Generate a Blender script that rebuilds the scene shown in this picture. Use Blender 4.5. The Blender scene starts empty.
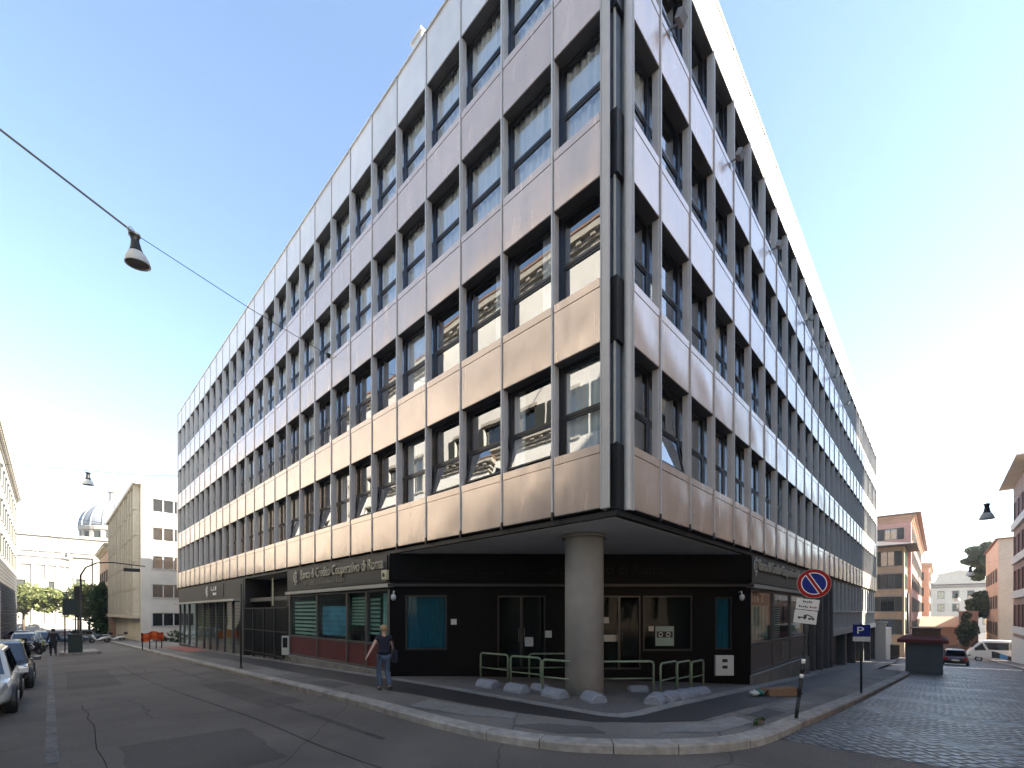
import bpy, bmesh, math, random
from mathutils import Vector, Matrix, Euler, Quaternion

R = math.radians
PI = math.pi
scene = bpy.context.scene
COL = scene.collection

# ------------------------------------------------------------------ camera, sky, sun, exposure
YAW, FOC, HOR, CAMLOC = 0.7651, 444.34, 612.5, (-7.577, -4.428, 1.95)
cam = bpy.data.cameras.new('camera')
cam_o = bpy.data.objects.new('camera', cam)
COL.objects.link(cam_o)
cam_o.location = CAMLOC
cam_o.rotation_euler = (PI / 2, 0, YAW - PI / 2)
cam.sensor_fit = 'HORIZONTAL'
cam.sensor_width = 36.0
cam.lens = FOC / 1024 * 36.0
cam.shift_x = 0.0
cam.shift_y = (HOR - 384.0) / 1024.0
cam.clip_start = 0.05
cam.clip_end = 3000
scene.camera = cam_o

SUN_AZ, SUN_EL = 148.0, 29.0
world = bpy.data.worlds.new('World')
scene.world = world
world.use_nodes = True
wn = world.node_tree
sky = wn.nodes.new('ShaderNodeTexSky')
sky.sky_type = 'NISHITA'
sky.sun_disc = False
sky.sun_elevation = R(SUN_EL)
sky.sun_rotation = R(SUN_AZ)
sky.altitude = 50
sky.air_density = 1.05
sky.dust_density = 0.35
sky.ozone_density = 1.0
bg = wn.nodes['Background']
wn.links.new(sky.outputs[0], bg.inputs[0])
bg.inputs[1].default_value = 0.078
sund = Vector((math.sin(R(SUN_AZ)) * math.cos(R(SUN_EL)), math.cos(R(SUN_AZ)) * math.cos(R(SUN_EL)), math.sin(R(SUN_EL))))
sl = bpy.data.lights.new('sun', 'SUN')
sl.energy = 5.0
sl.angle = R(0.5)
sl.color = (1.0, 0.91, 0.78)
so = bpy.data.objects.new('sun', sl)
COL.objects.link(so)
so.rotation_euler = (-sund).to_track_quat('-Z', 'Y').to_euler()
so.location = (0, 0, 60)

scene.view_settings.view_transform = 'Standard'
scene.view_settings.look = 'None'
scene.view_settings.gamma = 1.0
scene.view_settings.use_curve_mapping = False
scene.view_settings.exposure = 2.5
scene.render.engine = 'CYCLES'
cy = scene.cycles
cy.use_denoising = True
cy.max_bounces = 8
cy.diffuse_bounces = 4
cy.glossy_bounces = 5
cy.transparent_max_bounces = 14
cy.caustics_reflective = False
cy.caustics_refractive = False
cy.sample_clamp_indirect = 8.0

rnd = random.Random(7)

# ------------------------------------------------------------------ ground height
def _ramp(t):
    if t <= -2: return 0.0
    if t < 2: return (t + 2) ** 2 / 8
    return t
def g(x, y):
    return -0.022 * min(_ramp(y - 4), 100) - 0.055 * min(_ramp(x - 1), 80)

# ------------------------------------------------------------------ helpers
class MB:
    """collects shapes into one mesh"""
    def __init__(s):
        s.v = []; s.f = []; s.m = []
    def face(s, pts, mi=0):
        b = len(s.v); s.v += [tuple(p) for p in pts]
        s.f.append(tuple(range(b, b + len(pts)))); s.m.append(mi)
    def box(s, a, b, mi=0):
        x0, x1 = sorted((a[0], b[0])); y0, y1 = sorted((a[1], b[1])); z0, z1 = sorted((a[2], b[2]))
        i = len(s.v)
        s.v += [(x0,y0,z0),(x1,y0,z0),(x1,y1,z0),(x0,y1,z0),(x0,y0,z1),(x1,y0,z1),(x1,y1,z1),(x0,y1,z1)]
        for q in ((0,3,2,1),(4,5,6,7),(0,1,5,4),(1,2,6,5),(2,3,7,6),(3,0,4,7)):
            s.f.append(tuple(i + k for k in q)); s.m.append(mi)
        return s
    def cbox(s, c, d, mi=0, rz=0, rx=0, ry=0):
        M = Matrix.Translation(c) @ Euler((rx, ry, rz)).to_matrix().to_4x4()
        i = len(s.v); h = [k / 2 for k in d]
        for p in ((-1,-1,-1),(1,-1,-1),(1,1,-1),(-1,1,-1),(-1,-1,1),(1,-1,1),(1,1,1),(-1,1,1)):
            s.v.append(tuple(M @ Vector((p[0]*h[0], p[1]*h[1], p[2]*h[2]))))
        for q in ((0,3,2,1),(4,5,6,7),(0,1,5,4),(1,2,6,5),(2,3,7,6),(3,0,4,7)):
            s.f.append(tuple(i + k for k in q)); s.m.append(mi)
        return s
    def loft(s, rings, mi=0, cap=True, closed=True):
        b = len(s.v); n = len(rings[0])
        for r in rings: s.v += [tuple(p) for p in r]
        for k in range(len(rings) - 1):
            for j in range(n if closed else n - 1):
                j2 = (j + 1) % n
                s.f.append((b+k*n+j, b+k*n+j2, b+(k+1)*n+j2, b+(k+1)*n+j)); s.m.append(mi)
        if cap and closed:
            s.f.append(tuple(b + j for j in reversed(range(n)))); s.m.append(mi)
            e = b + (len(rings)-1)*n
            s.f.append(tuple(e + j for j in range(n))); s.m.append(mi)
        return s
    def prism(s, poly, z0, z1, mi=0):
        return s.loft([[(x, y, z0) for x, y in poly], [(x, y, z1) for x, y in poly]], mi)
    def tube(s, pts, r, n=8, mi=0):
        pts = [Vector(p) for p in pts]; rings = []
        rr = r if isinstance(r, (list, tuple)) else [r] * len(pts)
        up = None
        for i, p in enumerate(pts):
            a = pts[max(i-1, 0)]; c = pts[min(i+1, len(pts)-1)]
            t = (c - a).normalized()
            if up is None:
                up = Vector((0,0,1)) if abs(t.z) < .9 else Vector((1,0,0))
            u = t.cross(up).normalized(); w = u.cross(t).normalized(); up = w
            rings.append([p + (u*math.cos(2*PI*k/n) + w*math.sin(2*PI*k/n)) * rr[i] for k in range(n)])
        return s.loft(rings, mi)
    def lathe(s, prof, c=(0,0,0), n=16, mi=0, cap=True):
        rings = [[(c[0]+r*math.cos(2*PI*k/n), c[1]+r*math.sin(2*PI*k/n), c[2]+z) for k in range(n)] for r, z in prof]
        return s.loft(rings, mi, cap)
    def grid(s, P, nu, nv, mi=0):
        b = len(s.v)
        for i in range(nu + 1):
            for j in range(nv + 1): s.v.append(tuple(P(i / nu, j / nv)))
        for i in range(nu):
            for j in range(nv):
                a = b + i*(nv+1) + j
                s.f.append((a, a+nv+1, a+nv+2, a+1)); s.m.append(mi)
        return s
    def sheet(s, pts, z, mi=0):
        s.face([(x, y, z(x, y)) for x, y in pts], mi)
    def mesh(s, name, mats, smooth=False, recalc=True):
        me = bpy.data.meshes.new(name)
        me.from_pydata(s.v, [], s.f)
        for m in (mats if isinstance(mats, (list, tuple)) else [mats]): me.materials.append(m)
        for p, k in zip(me.polygons, s.m):
            p.material_index = k; p.use_smooth = smooth
        if recalc:
            bm = bmesh.new(); bm.from_mesh(me)
            bmesh.ops.recalc_face_normals(bm, faces=bm.faces)
            bm.to_mesh(me); bm.free()
        me.update()
        return me
    def build(s, name, mats, parent=None, loc=None, rot=None, smooth=False, recalc=True, bevel=0, sub=0):
        o = bpy.data.objects.new(name, s.mesh(name, mats, smooth, recalc))
        COL.objects.link(o)
        if parent: o.parent = parent
        if loc: o.location = loc
        if rot: o.rotation_euler = rot
        if bevel:
            m = o.modifiers.new('bevel', 'BEVEL'); m.width = bevel; m.segments = 2; m.limit_method = 'ANGLE'; m.angle_limit = R(40)
        if sub:
            m = o.modifiers.new('subdivision', 'SUBSURF'); m.levels = sub; m.render_levels = sub
        return o

def tag(o, label=None, cat=None, group=None, kind=None):
    if label: o['label'] = label
    if cat: o['category'] = cat
    if group: o['group'] = group
    if kind: o['kind'] = kind
    return o
def thing(name, loc=(0,0,0), rz=0, label=None, cat=None, group=None):
    o = bpy.data.objects.new(name, None); COL.objects.link(o)
    o.empty_display_size = 0.3
    o.location = loc; o.rotation_euler = (0, 0, rz)
    return tag(o, label, cat, group)
def copy_tree(o, parent=None):
    c = o.copy(); COL.objects.link(c)
    if parent: c.parent = parent
    for ch in list(o.children): copy_tree(ch, c)
    return c
def inst(name, me, parent, loc=(0,0,0), rot=(0,0,0)):
    o = bpy.data.objects.new(name, me); COL.objects.link(o)
    o.parent = parent; o.location = loc; o.rotation_euler = rot
    return o
def text(name, body, size, m, parent, M, extrude=0.02, align='LEFT', sx=1.0):
    c = bpy.data.curves.new(name, 'FONT'); c.body = body; c.size = size; c.extrude = extrude
    c.align_x = align; c.materials.append(m)
    tmp = bpy.data.objects.new(name + '_outline', c); COL.objects.link(tmp)
    bpy.context.view_layer.update()
    me = bpy.data.meshes.new_from_object(tmp.evaluated_get(bpy.context.evaluated_depsgraph_get()))
    bpy.data.objects.remove(tmp); me.name = name
    if not me.materials: me.materials.append(m)
    o = bpy.data.objects.new(name, me); COL.objects.link(o)
    o.parent = parent
    o.matrix_local = M @ Matrix.Diagonal((sx, 1, 1, 1))
    return o
def frame_m(origin, X, Y):
    X = Vector(X).normalized(); Y = Vector(Y).normalized(); Z = X.cross(Y)
    M = Matrix((X, Y, Z)).transposed().to_4x4(); M.translation = Vector(origin)
    return M

# ------------------------------------------------------------------ materials
def mat(name, col, rough=0.6, metal=0.0, var=0.12, scale=3.0, bump=0.0, bscale=40.0, spec=0.5, var2=0.0, scale2=0.3, aniso=None, coat=0.0):
    m = bpy.data.materials.new(name); m.use_nodes = True
    nt = m.node_tree; n = nt.nodes; L = nt.links
    p = n['Principled BSDF']
    p.inputs['Roughness'].default_value = rough
    p.inputs['Metallic'].default_value = metal
    p.inputs['Specular IOR Level'].default_value = spec
    p.inputs['Coat Weight'].default_value = coat
    geo = n.new('ShaderNodeNewGeometry')
    no = n.new('ShaderNodeTexNoise'); no.inputs['Scale'].default_value = scale; no.inputs['Detail'].default_value = 5
    L.new(geo.outputs['Position'], no.inputs['Vector'])
    mr = n.new('ShaderNodeMapRange')
    mr.inputs['To Min'].default_value = 1 - var; mr.inputs['To Max'].default_value = 1 + var
    mr.inputs['From Min'].default_value = .25; mr.inputs['From Max'].default_value = .75
    L.new(no.outputs['Fac'], mr.inputs['Value'])
    out = mr.outputs[0]
    if var2:
        n2 = n.new('ShaderNodeTexNoise'); n2.inputs['Scale'].default_value = scale2; n2.inputs['Detail'].default_value = 3
        L.new(geo.outputs['Position'], n2.inputs['Vector'])
        m2 = n.new('ShaderNodeMapRange')
        m2.inputs['To Min'].default_value = 1 - var2; m2.inputs['To Max'].default_value = 1 + var2
        m2.inputs['From Min'].default_value = .3; m2.inputs['From Max'].default_value = .7
        L.new(n2.outputs['Fac'], m2.inputs['Value'])
        mu = n.new('ShaderNodeMath'); mu.operation = 'MULTIPLY'
        L.new(out, mu.inputs[0]); L.new(m2.outputs[0], mu.inputs[1]); out = mu.outputs[0]
    vm = n.new('ShaderNodeVectorMath'); vm.operation = 'SCALE'
    vm.inputs[0].default_value = col[:3]
    L.new(out, vm.inputs['Scale'])
    L.new(vm.outputs[0], p.inputs['Base Color'])
    if bump:
        nb = n.new('ShaderNodeTexNoise'); nb.inputs['Scale'].default_value = bscale; nb.inputs['Detail'].default_value = 6
        L.new(geo.outputs['Position'], nb.inputs['Vector'])
        b = n.new('ShaderNodeBump'); b.inputs['Strength'].default_value = bump; b.inputs['Distance'].default_value = 0.02
        L.new(nb.outputs['Fac'], b.inputs['Height']); L.new(b.outputs[0], p.inputs['Normal'])
    return m
def glass(name, tint, refl=0.1, rough=0.0, gcol=(1,1,1), ior=1.5):
    m = bpy.data.materials.new(name); m.use_nodes = True
    nt = m.node_tree; n = nt.nodes; L = nt.links
    n.remove(n['Principled BSDF'])
    tr = n.new('ShaderNodeBsdfTransparent'); tr.inputs[0].default_value = (*tint, 1)
    gl = n.new('ShaderNodeBsdfGlossy'); gl.inputs['Roughness'].default_value = rough; gl.inputs['Color'].default_value = (*gcol, 1)
    fr = n.new('ShaderNodeFresnel'); fr.inputs['IOR'].default_value = ior
    mr = n.new('ShaderNodeMapRange'); mr.inputs['To Min'].default_value = refl; mr.inputs['To Max'].default_value = 1.0
    geo = n.new('ShaderNodeNewGeometry')
    no = n.new('ShaderNodeTexNoise'); no.inputs['Scale'].default_value = 1.1; no.inputs['Detail'].default_value = 1
    b = n.new('ShaderNodeBump'); b.inputs['Strength'].default_value = .03; b.inputs['Distance'].default_value = 0.05
    L.new(geo.outputs['Position'], no.inputs['Vector']); L.new(no.outputs['Fac'], b.inputs['Height'])
    L.new(b.outputs[0], gl.inputs['Normal'])
    mx = n.new('ShaderNodeMixShader')
    L.new(fr.outputs[0], mr.inputs['Value']); ib = n.new('ShaderNodeMath'); ib.operation = 'SUBTRACT'; ib.inputs[0].default_value = 1; L.new(geo.outputs['Backfacing'], ib.inputs[1])
    fm = n.new('ShaderNodeMath'); fm.operation = 'MULTIPLY'; L.new(mr.outputs[0], fm.inputs[0]); L.new(ib.outputs[0], fm.inputs[1]); L.new(fm.outputs[0], mx.inputs[0])
    L.new(tr.outputs[0], mx.inputs[1]); L.new(gl.outputs[0], mx.inputs[2])
    L.new(mx.outputs[0], n['Material Output'].inputs[0])
    return m
def foliage_mat(name, c1, c2):
    m = bpy.data.materials.new(name); m.use_nodes = True
    nt = m.node_tree; n = nt.nodes; L = nt.links
    p = n['Principled BSDF']; p.inputs['Roughness'].default_value = .55
    geo = n.new('ShaderNodeNewGeometry')
    no = n.new('ShaderNodeTexNoise'); no.inputs['Scale'].default_value = 1.3; no.inputs['Detail'].default_value = 4
    L.new(geo.outputs['Position'], no.inputs['Vector'])
    cr = n.new('ShaderNodeValToRGB'); cr.color_ramp.elements[0].color = (*c1, 1); cr.color_ramp.elements[1].color = (*c2, 1)
    cr.color_ramp.elements[0].position = .35; cr.color_ramp.elements[1].position = .65
    L.new(no.outputs['Fac'], cr.inputs[0]); L.new(cr.outputs[0], p.inputs['Base Color'])
    ts = n.new('ShaderNodeBsdfTranslucent'); L.new(cr.outputs[0], ts.inputs[0])
    mx = n.new('ShaderNodeMixShader'); mx.inputs[0].default_value = .3
    L.new(p.outputs[0], mx.inputs[1]); L.new(ts.outputs[0], mx.inputs[2]); L.new(mx.outputs[0], n['Material Output'].inputs[0])
    return m
def brushed(name, col, rough, metal=1.0):
    m = mat(name, col, rough, metal, var=.05, scale=1.5)
    nt = m.node_tree; n = nt.nodes; L = nt.links; p = n['Principled BSDF']
    src = p.inputs['Base Color'].links[0].from_socket; p.inputs['Specular IOR Level'].default_value = .9
    geo = n.new('ShaderNodeNewGeometry')
    mp = n.new('ShaderNodeMapping'); mp.inputs['Scale'].default_value = (3, 3, .4); L.new(geo.outputs['Position'], mp.inputs['Vector'])
    st = n.new('ShaderNodeTexNoise'); st.inputs['Scale'].default_value = 1.0; st.inputs['Detail'].default_value = 5; L.new(mp.outputs[0], st.inputs['Vector'])
    oi = n.new('ShaderNodeObjectInfo')
    a_ = n.new('ShaderNodeMapRange'); a_.inputs['From Min'].default_value = .3; a_.inputs['From Max'].default_value = .7; a_.inputs['To Min'].default_value = .95; a_.inputs['To Max'].default_value = 1.03; L.new(st.outputs['Fac'], a_.inputs['Value'])
    b_ = n.new('ShaderNodeMapRange'); b_.inputs['To Min'].default_value = .93; b_.inputs['To Max'].default_value = 1.06; L.new(oi.outputs['Random'], b_.inputs['Value'])
    c_ = n.new('ShaderNodeMath'); c_.operation = 'MULTIPLY'; L.new(a_.outputs[0], c_.inputs[0]); L.new(b_.outputs[0], c_.inputs[1])
    v_ = n.new('ShaderNodeVectorMath'); v_.operation = 'SCALE'; L.new(src, v_.inputs[0]); L.new(c_.outputs[0], v_.inputs['Scale']); L.new(v_.outputs[0], p.inputs['Base Color'])
    r_ = n.new('ShaderNodeMapRange'); r_.inputs['From Min'].default_value = .3; r_.inputs['From Max'].default_value = .7; r_.inputs['To Min'].default_value = rough*.75; r_.inputs['To Max'].default_value = rough*1.35; L.new(st.outputs['Fac'], r_.inputs['Value']); L.new(r_.outputs[0], p.inputs['Roughness'])
    no = n.new('ShaderNodeTexNoise'); no.inputs['Scale'].default_value = .55; no.inputs['Detail'].default_value = 2
    L.new(geo.outputs['Position'], no.inputs['Vector'])
    b = n.new('ShaderNodeBump'); b.inputs['Strength'].default_value = .16; b.inputs['Distance'].default_value = .1
    L.new(no.outputs['Fac'], b.inputs['Height']); L.new(b.outputs[0], p.inputs['Normal'])
    return m
def cobble_mat():
    m = bpy.data.materials.new('basalt_cobbles'); m.use_nodes = True
    nt = m.node_tree; n = nt.nodes; L = nt.links; p = n['Principled BSDF']
    geo = n.new('ShaderNodeNewGeometry')
    rot = n.new('ShaderNodeMapping'); rot.inputs['Rotation'].default_value = (0, 0, .78)
    L.new(geo.outputs['Position'], rot.inputs['Vector'])
    vo = n.new('ShaderNodeTexVoronoi'); vo.feature = 'DISTANCE_TO_EDGE'; vo.inputs['Scale'].default_value = 5.2; vo.inputs['Randomness'].default_value = .35
    vc = n.new('ShaderNodeTexVoronoi'); vc.inputs['Scale'].default_value = 5.2; vc.inputs['Randomness'].default_value = .35
    L.new(rot.outputs[0], vo.inputs['Vector']); L.new(rot.outputs[0], vc.inputs['Vector'])
    cr = n.new('ShaderNodeValToRGB')
    cr.color_ramp.elements[0].position = .02; cr.color_ramp.elements[0].color = (.010, .0095, .009, 1)
    cr.color_ramp.elements[1].position = .12; cr.color_ramp.elements[1].color = (.078, .079, .082, 1)
    L.new(vo.outputs['Distance'], cr.inputs[0])
    no = n.new('ShaderNodeTexNoise'); no.inputs['Scale'].default_value = .8; no.inputs['Detail'].default_value = 6
    L.new(geo.outputs['Position'], no.inputs['Vector'])
    hs = n.new('ShaderNodeHueSaturation')
    sep = n.new('ShaderNodeSeparateColor'); L.new(vc.outputs['Color'], sep.inputs[0])
    mr = n.new('ShaderNodeMapRange'); mr.inputs['To Min'].default_value = .55; mr.inputs['To Max'].default_value = 1.5
    L.new(sep.outputs[0], mr.inputs['Value'])
    mu = n.new('ShaderNodeMath'); mu.operation = 'MULTIPLY'
    mr2 = n.new('ShaderNodeMapRange'); mr2.inputs['To Min'].default_value = .55; mr2.inputs['To Max'].default_value = 1.45
    mr2.inputs['From Min'].default_value = .3; mr2.inputs['From Max'].default_value = .7
    L.new(no.outputs['Fac'], mr2.inputs['Value'])
    L.new(mr.outputs[0], mu.inputs[0]); L.new(mr2.outputs[0], mu.inputs[1])
    L.new(mu.outputs[0], hs.inputs['Value']); L.new(cr.outputs[0], hs.inputs['Color']); L.new(hs.outputs[0], p.inputs['Base Color'])
    rr = n.new('ShaderNodeMapRange'); rr.inputs['To Min'].default_value = .22; rr.inputs['To Max'].default_value = .6
    L.new(no.outputs['Fac'], rr.inputs['Value']); L.new(rr.outputs[0], p.inputs['Roughness'])
    b = n.new('ShaderNodeBump'); b.inputs['Strength'].default_value = .9; b.inputs['Distance'].default_value = .03
    sm = n.new('ShaderNodeMapRange'); sm.inputs['From Max'].default_value = .25; sm.interpolation_type = 'SMOOTHSTEP'
    L.new(vo.outputs['Distance'], sm.inputs['Value'])
    ad = n.new('ShaderNodeMath'); ad.operation = 'MULTIPLY_ADD'; ad.inputs[1].default_value = .7
    L.new(sep.outputs[1], ad.inputs[0]); L.new(sm.outputs[0], ad.inputs[2])
    L.new(ad.outputs[0], b.inputs['Height']); L.new(b.outputs[0], p.inputs['Normal'])
    return m
def asphalt_mat(name, col, rough=.8, crack=True):
    m = mat(name, col, rough, var=.42, scale=55, var2=.30, scale2=.45, bump=1.0, bscale=45)
    nt = m.node_tree; n = nt.nodes; L = nt.links; p = n['Principled BSDF']
    if crack:
        src = p.inputs['Base Color'].links[0].from_socket
        geo = n.new('ShaderNodeNewGeometry')
        nz = n.new('ShaderNodeTexNoise'); nz.inputs['Scale'].default_value = .9; nz.inputs['Detail'].default_value = 6
        L.new(geo.outputs['Position'], nz.inputs['Vector'])
        mxv = n.new('ShaderNodeMix'); mxv.data_type = 'RGBA'; mxv.inputs[0].default_value = .25
        L.new(geo.outputs['Position'], mxv.inputs[6]); L.new(nz.outputs['Color'], mxv.inputs[7])
        vo = n.new('ShaderNodeTexVoronoi'); vo.feature = 'DISTANCE_TO_EDGE'; vo.inputs['Scale'].default_value = .33
        L.new(mxv.outputs[2], vo.inputs['Vector'])
        cr = n.new('ShaderNodeMapRange'); cr.inputs['From Max'].default_value = .006; cr.inputs['To Min'].default_value = .45
        L.new(vo.outputs['Distance'], cr.inputs['Value'])
        # darker rectangular repair strips
        vm = n.new('ShaderNodeVectorMath'); vm.operation = 'SCALE'
        L.new(src, vm.inputs[0]); L.new(cr.outputs[0], vm.inputs['Scale']); L.new(vm.outputs[0], p.inputs['Base Color'])
    return m

M = {}
def defm(k, *a, **kw): M[k] = mat(k, *a, **kw); return M[k]
M['steel'] = brushed('brushed_steel_panel', (.75, .595, .49), .22, .38)
M['steel2'] = brushed('satin_steel_fascia', (.74, .72, .69), .42, .25)
defm('fin', (.62, .61, .60), .45, .2, var=.06)
defm('post', (.50, .48, .45), .5, .15, var=.06)
defm('jamb', (.5, .52, .56), .14, 1.0, var=.04)
defm('dark_frame', (.018, .017, .018), .35, 0, var=.2)
defm('recess_blue', (.16, .20, .26), .5)
defm('underside', (.085, .085, .09), .6)
defm('base_shade_dark', (.085, .083, .078), .85, var=.15, scale=2, var2=.15)  # rusticated stone, darkened to carry the street shade below the sunlit storeys
defm('base_shade_grey', (.16, .15, .135), .85, var=.15, scale=2, var2=.15)  # lighter stone courses, street shade likewise put into the colour
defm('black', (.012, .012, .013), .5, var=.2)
M['wglass'] = glass('window_glass', (.92, .94, .94), .22)
M['sglass'] = glass('shop_glass', (.84, .93, .91), .03, ior=1.4)
M['dglass'] = glass('entrance_glass', (.70, .76, .76), .0, ior=1.2)
M['cglass'] = glass('car_glass', (.10, .12, .14), .08)
M['hglass'] = glass('house_window_glass', (.35, .38, .40), .14)
defm('curtain', (.84, .85, .86), .9, var=.06)
defm('curtain_blue', (.03, .20, .30), .8, var=.1)
defm('interior', (.05, .05, .05), .9)
defm('soffit', (.82, .81, .79), .8, var=.06, scale=.7)
defm('concrete', (.30, .285, .265), .85, var=.12, scale=2.5, var2=.12, scale2=.6, bump=.15)
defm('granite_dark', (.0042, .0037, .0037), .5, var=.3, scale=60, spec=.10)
defm('sign_band', (.016, .0155, .015), .5)
defm('letter', (.40, .38, .30), .4, .3, var=.1)
defm('letter_dark', (.009, .008, .008), .5, spec=.15)
defm('ledge', (.42, .41, .37), .6, var=.1)
defm('red_panel', (.105, .016, .016), .4, var=.2)
defm('grey_panel', (.10, .085, .08), .4, var=.15)
defm('shop_frame', (.10, .10, .095), .45, .3)
defm('white', (.75, .75, .73), .5, var=.05)
defm('offwhite', (.55, .55, .52), .6, var=.08)
defm('blind', (.36, .50, .46), .7, var=.12)
defm('blue_poster', (.05, .26, .46), .5, var=.4, scale=2)
defm('kerb', (.30, .275, .24), .8, var=.30, scale=6, var2=.2, scale2=.8, bump=.3, bscale=30)
M['asphalt'] = asphalt_mat('road_asphalt', (.112, .095, .080))
M['walk'] = asphalt_mat('pavement_asphalt', (.15, .134, .118), .75)
M['patch'] = asphalt_mat('asphalt_repair', (.074, .062, .053), crack=False)
M['walk_dark'] = asphalt_mat('pavement_repair', (.09, .08, .072), crack=False)
defm('band', (.030, .026, .025), .55, var=.3, scale=30, var2=.2, bump=.3, bscale=120)
defm('slab', (.19, .18, .165), .75, var=.2, scale=8, var2=.2, scale2=1.5, bump=.2)
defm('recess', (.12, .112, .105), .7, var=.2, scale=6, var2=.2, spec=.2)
M['cobble'] = cobble_mat()
defm('ground', (.07, .066, .06), .95, var=.2, scale=.3)
defm('green_paint', (.19, .25, .16), .4, .2, var=.25, scale=8)
defm('block', (.19, .205, .235), .8, var=.15, scale=10, bump=.3)
defm('iron', (.02, .022, .024), .5, .4)
defm('pole_green', (.02, .03, .026), .5, .3)
defm('galv', (.28, .29, .30), .45, .7)
defm('sign_red', (.27, .008, .010), .6, var=.06, spec=.15)
defm('sign_blue', (.010, .022, .17), .6, var=.06, spec=.15)
defm('card', (.22, .13, .075), .85, var=.15, scale=8)
defm('bag_green', (.02, .16, .11), .5)
defm('rubber', (.015, .015, .015), .8)
defm('rim', (.35, .35, .36), .3, .9)
defm('chrome', (.6, .6, .6), .15, 1)
defm('car_white', (.72, .72, .68), .25, coat=.6, var=.02)
defm('car_dark', (.02, .022, .026), .25, coat=.6, var=.04)
defm('car_blue', (.06, .10, .16), .25, coat=.6, var=.04)
defm('car_silver', (.30, .31, .32), .28, .6, coat=.5, var=.03)
defm('car_red', (.22, .02, .015), .25, coat=.6, var=.04)
defm('lamp_lens', (.6, .6, .58), .15)
defm('tail', (.35, .01, .01), .2)
defm('seat_black', (.015, .015, .016), .55)
defm('orange_net', (.75, .12, .02), .7, var=.15, scale=10)
defm('stucco_white', (.62, .58, .50), .85, var=.08, scale=1.0, var2=.08)
defm('stucco_bright', (.68, .66, .61), .85, var=.06, scale=1.0, var2=.06)
defm('stucco_warm', (.74, .64, .50), .85, var=.06, scale=1.0, var2=.06)
defm('stucco_cream', (.60, .54, .42), .85, var=.08, var2=.08)
defm('stucco_tan', (.42, .31, .21), .85, var=.1, var2=.12)
defm('stucco_pink', (.52, .30, .25), .85, var=.1, var2=.12)
defm('stucco_orange', (.50, .34, .24), .85, var=.1, var2=.12)
defm('stucco_grey', (.30, .28, .26), .85, var=.1, var2=.1)
defm('stucco_red', (.27, .19, .165), .85, var=.1, var2=.1)
defm('travertine', (.36, .33, .28), .85, var=.12, scale=1.5, var2=.1)
defm('stone_pale', (.30, .28, .245), .85, var=.08, scale=.6, var2=.06)
defm('lead', (.17, .185, .205), .6, var=.12, scale=.8)
defm('tile', (.24, .14, .09), .9, var=.25, scale=6)
defm('tile_grey', (.10, .09, .085), .9, var=.2, scale=4)
defm('shutter', (.03, .035, .03), .7)
defm('shutter_red', (.07, .025, .025), .7)
defm('skin', (.55, .34, .25), .55, var=.05)
defm('navy', (.012, .013, .028), .85)
defm('denim', (.065, .10, .15), .85, var=.15, scale=20)
defm('hair_blond', (.36, .24, .12), .6, var=.25, scale=60)
defm('hair_dark', (.03, .022, .018), .6)
defm('coat', (.02, .02, .022), .85)
defm('shoe', (.015, .012, .011), .5)
defm('bark', (.10, .07, .05), .9, var=.25, scale=8)
M['leaf'] = foliage_mat('broadleaf_foliage', (.11, .135, .04), (.22, .23, .085))
M['leaf_dark'] = foliage_mat('dark_foliage', (.03, .06, .015), (.06, .11, .03))
M['leaf_pine'] = foliage_mat('pine_foliage', (.03, .06, .025), (.075, .12, .05))
defm('roof_red', (.16, .035, .03), .7, var=.15)
defm('kiosk_grey', (.12, .13, .13), .6, var=.12, scale=3)
defm('brown', (.22, .13, .08), .7, var=.1)
defm('canvas', (.40, .32, .22), .9, var=.1)

# ------------------------------------------------------------------ ground, roads, pavements
def axis(vals):
    return sorted(set(vals))
def sheet_grid(name, xs, ys, off, m, kind='structure'):
    mb = MB(); n = len(ys)
    for x in xs:
        for y in ys: mb.v.append((x, y, g(x, y) + off))
    for i in range(len(xs) - 1):
        for j in range(n - 1):
            a = i * n + j; mb.f.append((a, a + n, a + n + 1, a + 1)); mb.m.append(0)
    o = mb.build(name, m, smooth=True, recalc=False)
    return tag(o, kind=kind)
def lin(a, b, n): return [a + (b - a) * i / n for i in range(n + 1)]
sheet_grid('ground', axis([-900, -400, -150, -80] + lin(-60, 100, 80) + [130, 200, 400, 900]),
           axis([-900, -400, -150, -80] + lin(-60, 130, 95) + [200, 400, 900]), -.165, M['ground'])
sheet_grid('asphalt_road', lin(-11.6, .9, 12), lin(-60, 98, 140), -.145, M['asphalt'])
sheet_grid('side_street_road', lin(-40, -11.6, 10), lin(-9, -1, 4), -.146, M['asphalt'])
sheet_grid('cobbled_road', lin(.9, 92, 140), lin(-10.8, -1.5, 12), -.140, M['cobble'])
sheet_grid('cross_street_road', lin(49.5, 70, 24), lin(-1.5, 60, 20), -.150, M['asphalt'])
sheet_grid('piazza_paving', lin(-70, 60, 26), lin(98, 170, 16), -.143, M['slab'])

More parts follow.
